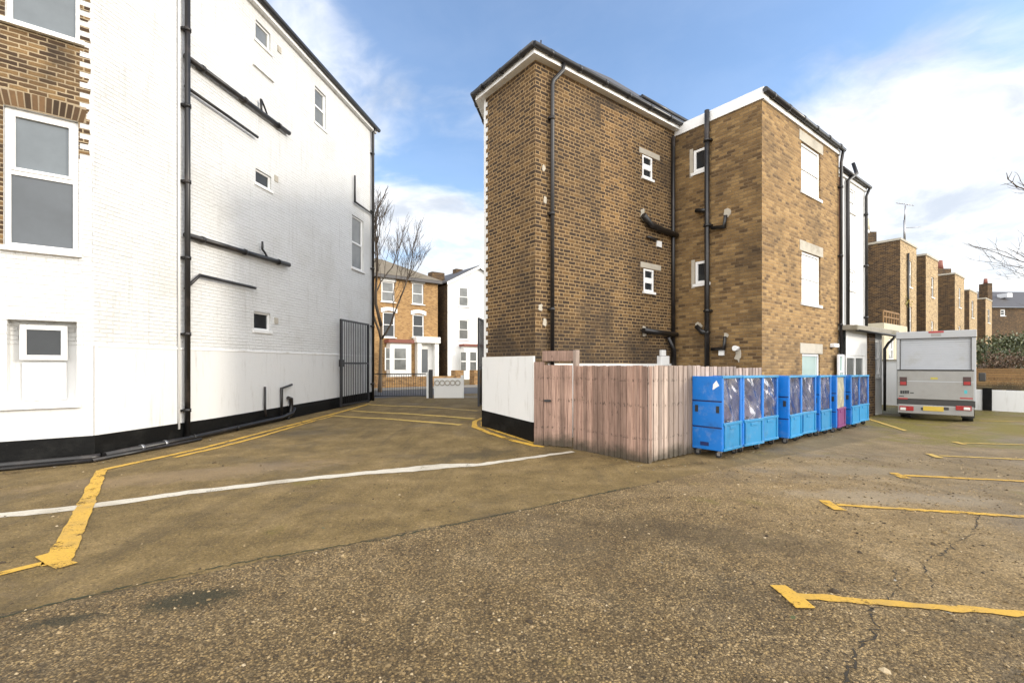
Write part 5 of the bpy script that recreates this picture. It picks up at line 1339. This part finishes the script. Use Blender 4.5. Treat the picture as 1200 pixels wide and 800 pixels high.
s = rp(1032, 352, 31.5); yb = shrub('yellow_buddleia', 'yellowish buddleia growing out of the nearest terrace wing wall', (s.x, s.y - 1.4, s.z - .9), .75, .4, .55, 420, LY, .11, 6, 6)
s = zst(1178, 430, 40.0); shrub('evergreen_shrub', 'paler evergreen bush farther back under the slate roofed house', (s.x, s.y, 1.6), 3.2, 2.0, 1.5, 3600, LG, .16, 9, 10)

# ------------------------------------------------------------------ sky, sun, camera

CLOUD_SEED = 1.1
SUN_EL, SUN_DIR = 18.0, Vector((.98, -.20, 0)).normalized()
W = bpy.data.worlds.new('World'); S.world = W; W.use_nodes = True
nt = W.node_tree; nt.nodes.clear()
out = nt.nodes.new('ShaderNodeOutputWorld'); bg = nt.nodes.new('ShaderNodeBackground'); nt.links.new(bg.outputs[0], out.inputs[0])
sky = nt.nodes.new('ShaderNodeTexSky'); sky.sky_type = 'NISHITA'; sky.sun_disc = False
sky.sun_elevation = R(SUN_EL); sky.sun_rotation = math.atan2(SUN_DIR.x, SUN_DIR.y); sky.air_density = 1.0; sky.dust_density = .6; sky.ozone_density = 1.6
co = nd(nt, 'ShaderNodeTexCoord').outputs['Generated']
sp = nd(nt, 'ShaderNodeSeparateXYZ', {0: co}); z = M(nt, 'MAXIMUM', sp.outputs[2], 0.0)
den = M(nt, 'ADD', z, .22)
cv = nd(nt, 'ShaderNodeCombineXYZ', {0: M(nt, 'DIVIDE', sp.outputs[0], den), 1: M(nt, 'DIVIDE', sp.outputs[1], den), 2: CLOUD_SEED}).outputs[0]
wv = nd(nt, 'ShaderNodeTexNoise', {'Scale': 1.1, 'Detail': 4, 'Vector': cv})
cv2 = nd(nt, 'ShaderNodeVectorMath', {0: wv.outputs['Color'], 1: (.55, .55, .2), 2: cv}, operation='MULTIPLY_ADD').outputs[0]
n1 = noise(nt, cv2, 1.55, 10, .56)
hz = M(nt, 'ADD', sstep(nt, z, .55, .05), M(nt, 'MULTIPLY', sstep(nt, z, .42, .20), .75))
side = M(nt, 'ABSOLUTE', M(nt, 'ADD', M(nt, 'DIVIDE', sp.outputs[0], M(nt, 'MAXIMUM', sp.outputs[1], .05)), -.10))
sd = sstep(nt, side, .18, .62)
cl = M(nt, 'ADD', n1, M(nt, 'ADD', M(nt, 'MULTIPLY', hz, .20), M(nt, 'MULTIPLY_ADD', sd, .17, -.12)))
cm = M(nt, 'MAXIMUM', sstep(nt, cl, .45, .68), M(nt, 'MAXIMUM', sstep(nt, sp.outputs[1], .10, -.25), sstep(nt, sp.outputs[0], .80, .96)))  # full cover behind and far right, for the added fill-light cloud
shade = sstep(nt, noise(nt, cv2, 2.6, 8, .6), .32, .62)
ccol = mix(nt, shade, (3.5, 3.75, 4.15), (6.0, 6.0, 6.0))
skyc = mix(nt, 1.0, sky.outputs[0], (1.16, 1.30, 1.46), 'MULTIPLY')
ccol = mix(nt, M(nt, 'MAXIMUM', sstep(nt, sp.outputs[1], .0, -.3), sstep(nt, sp.outputs[0], .80, .97)), ccol, (15.5, 15.2, 14.8))  # added bright cloud bank behind and right of view, unseen, as fill light
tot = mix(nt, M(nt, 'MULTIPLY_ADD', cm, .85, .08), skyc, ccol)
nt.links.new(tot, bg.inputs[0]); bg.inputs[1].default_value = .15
ld = bpy.data.lights.new('sun', 'SUN'); ld.energy = 1.5; ld.angle = R(8.0); ld.color = (1.0, .91, .76)
lo = bpy.data.objects.new('sun', ld); COL.objects.link(lo)
v = Vector((SUN_DIR.x * math.cos(R(SUN_EL)), SUN_DIR.y * math.cos(R(SUN_EL)), math.sin(R(SUN_EL))))
lo.rotation_euler = v.to_track_quat('Z', 'Y').to_euler(); lo.location = v * 60
cam = bpy.data.cameras.new('camera'); co_ = bpy.data.objects.new('camera', cam); COL.objects.link(co_)
co_.location = (0, 0, EYE); co_.rotation_euler = (R(90), 0, 0)
cam.sensor_fit = 'HORIZONTAL'; cam.sensor_width = 36; cam.lens = 36 * F_PX / 1200; cam.shift_y = (CY - 400) / 1200; cam.clip_end = 4000; cam.clip_start = .05
S.camera = co_
S.view_settings.view_transform = 'Standard'; S.view_settings.look = 'None'; S.view_settings.exposure = .56; S.view_settings.gamma = 1
S.view_settings.use_curve_mapping = False
S.render.engine = 'CYCLES'; S.cycles.use_denoising = True; S.cycles.max_bounces = 8; S.cycles.transparent_max_bounces = 12
for o in S.objects:
    if '_b' in o: del o['_b']
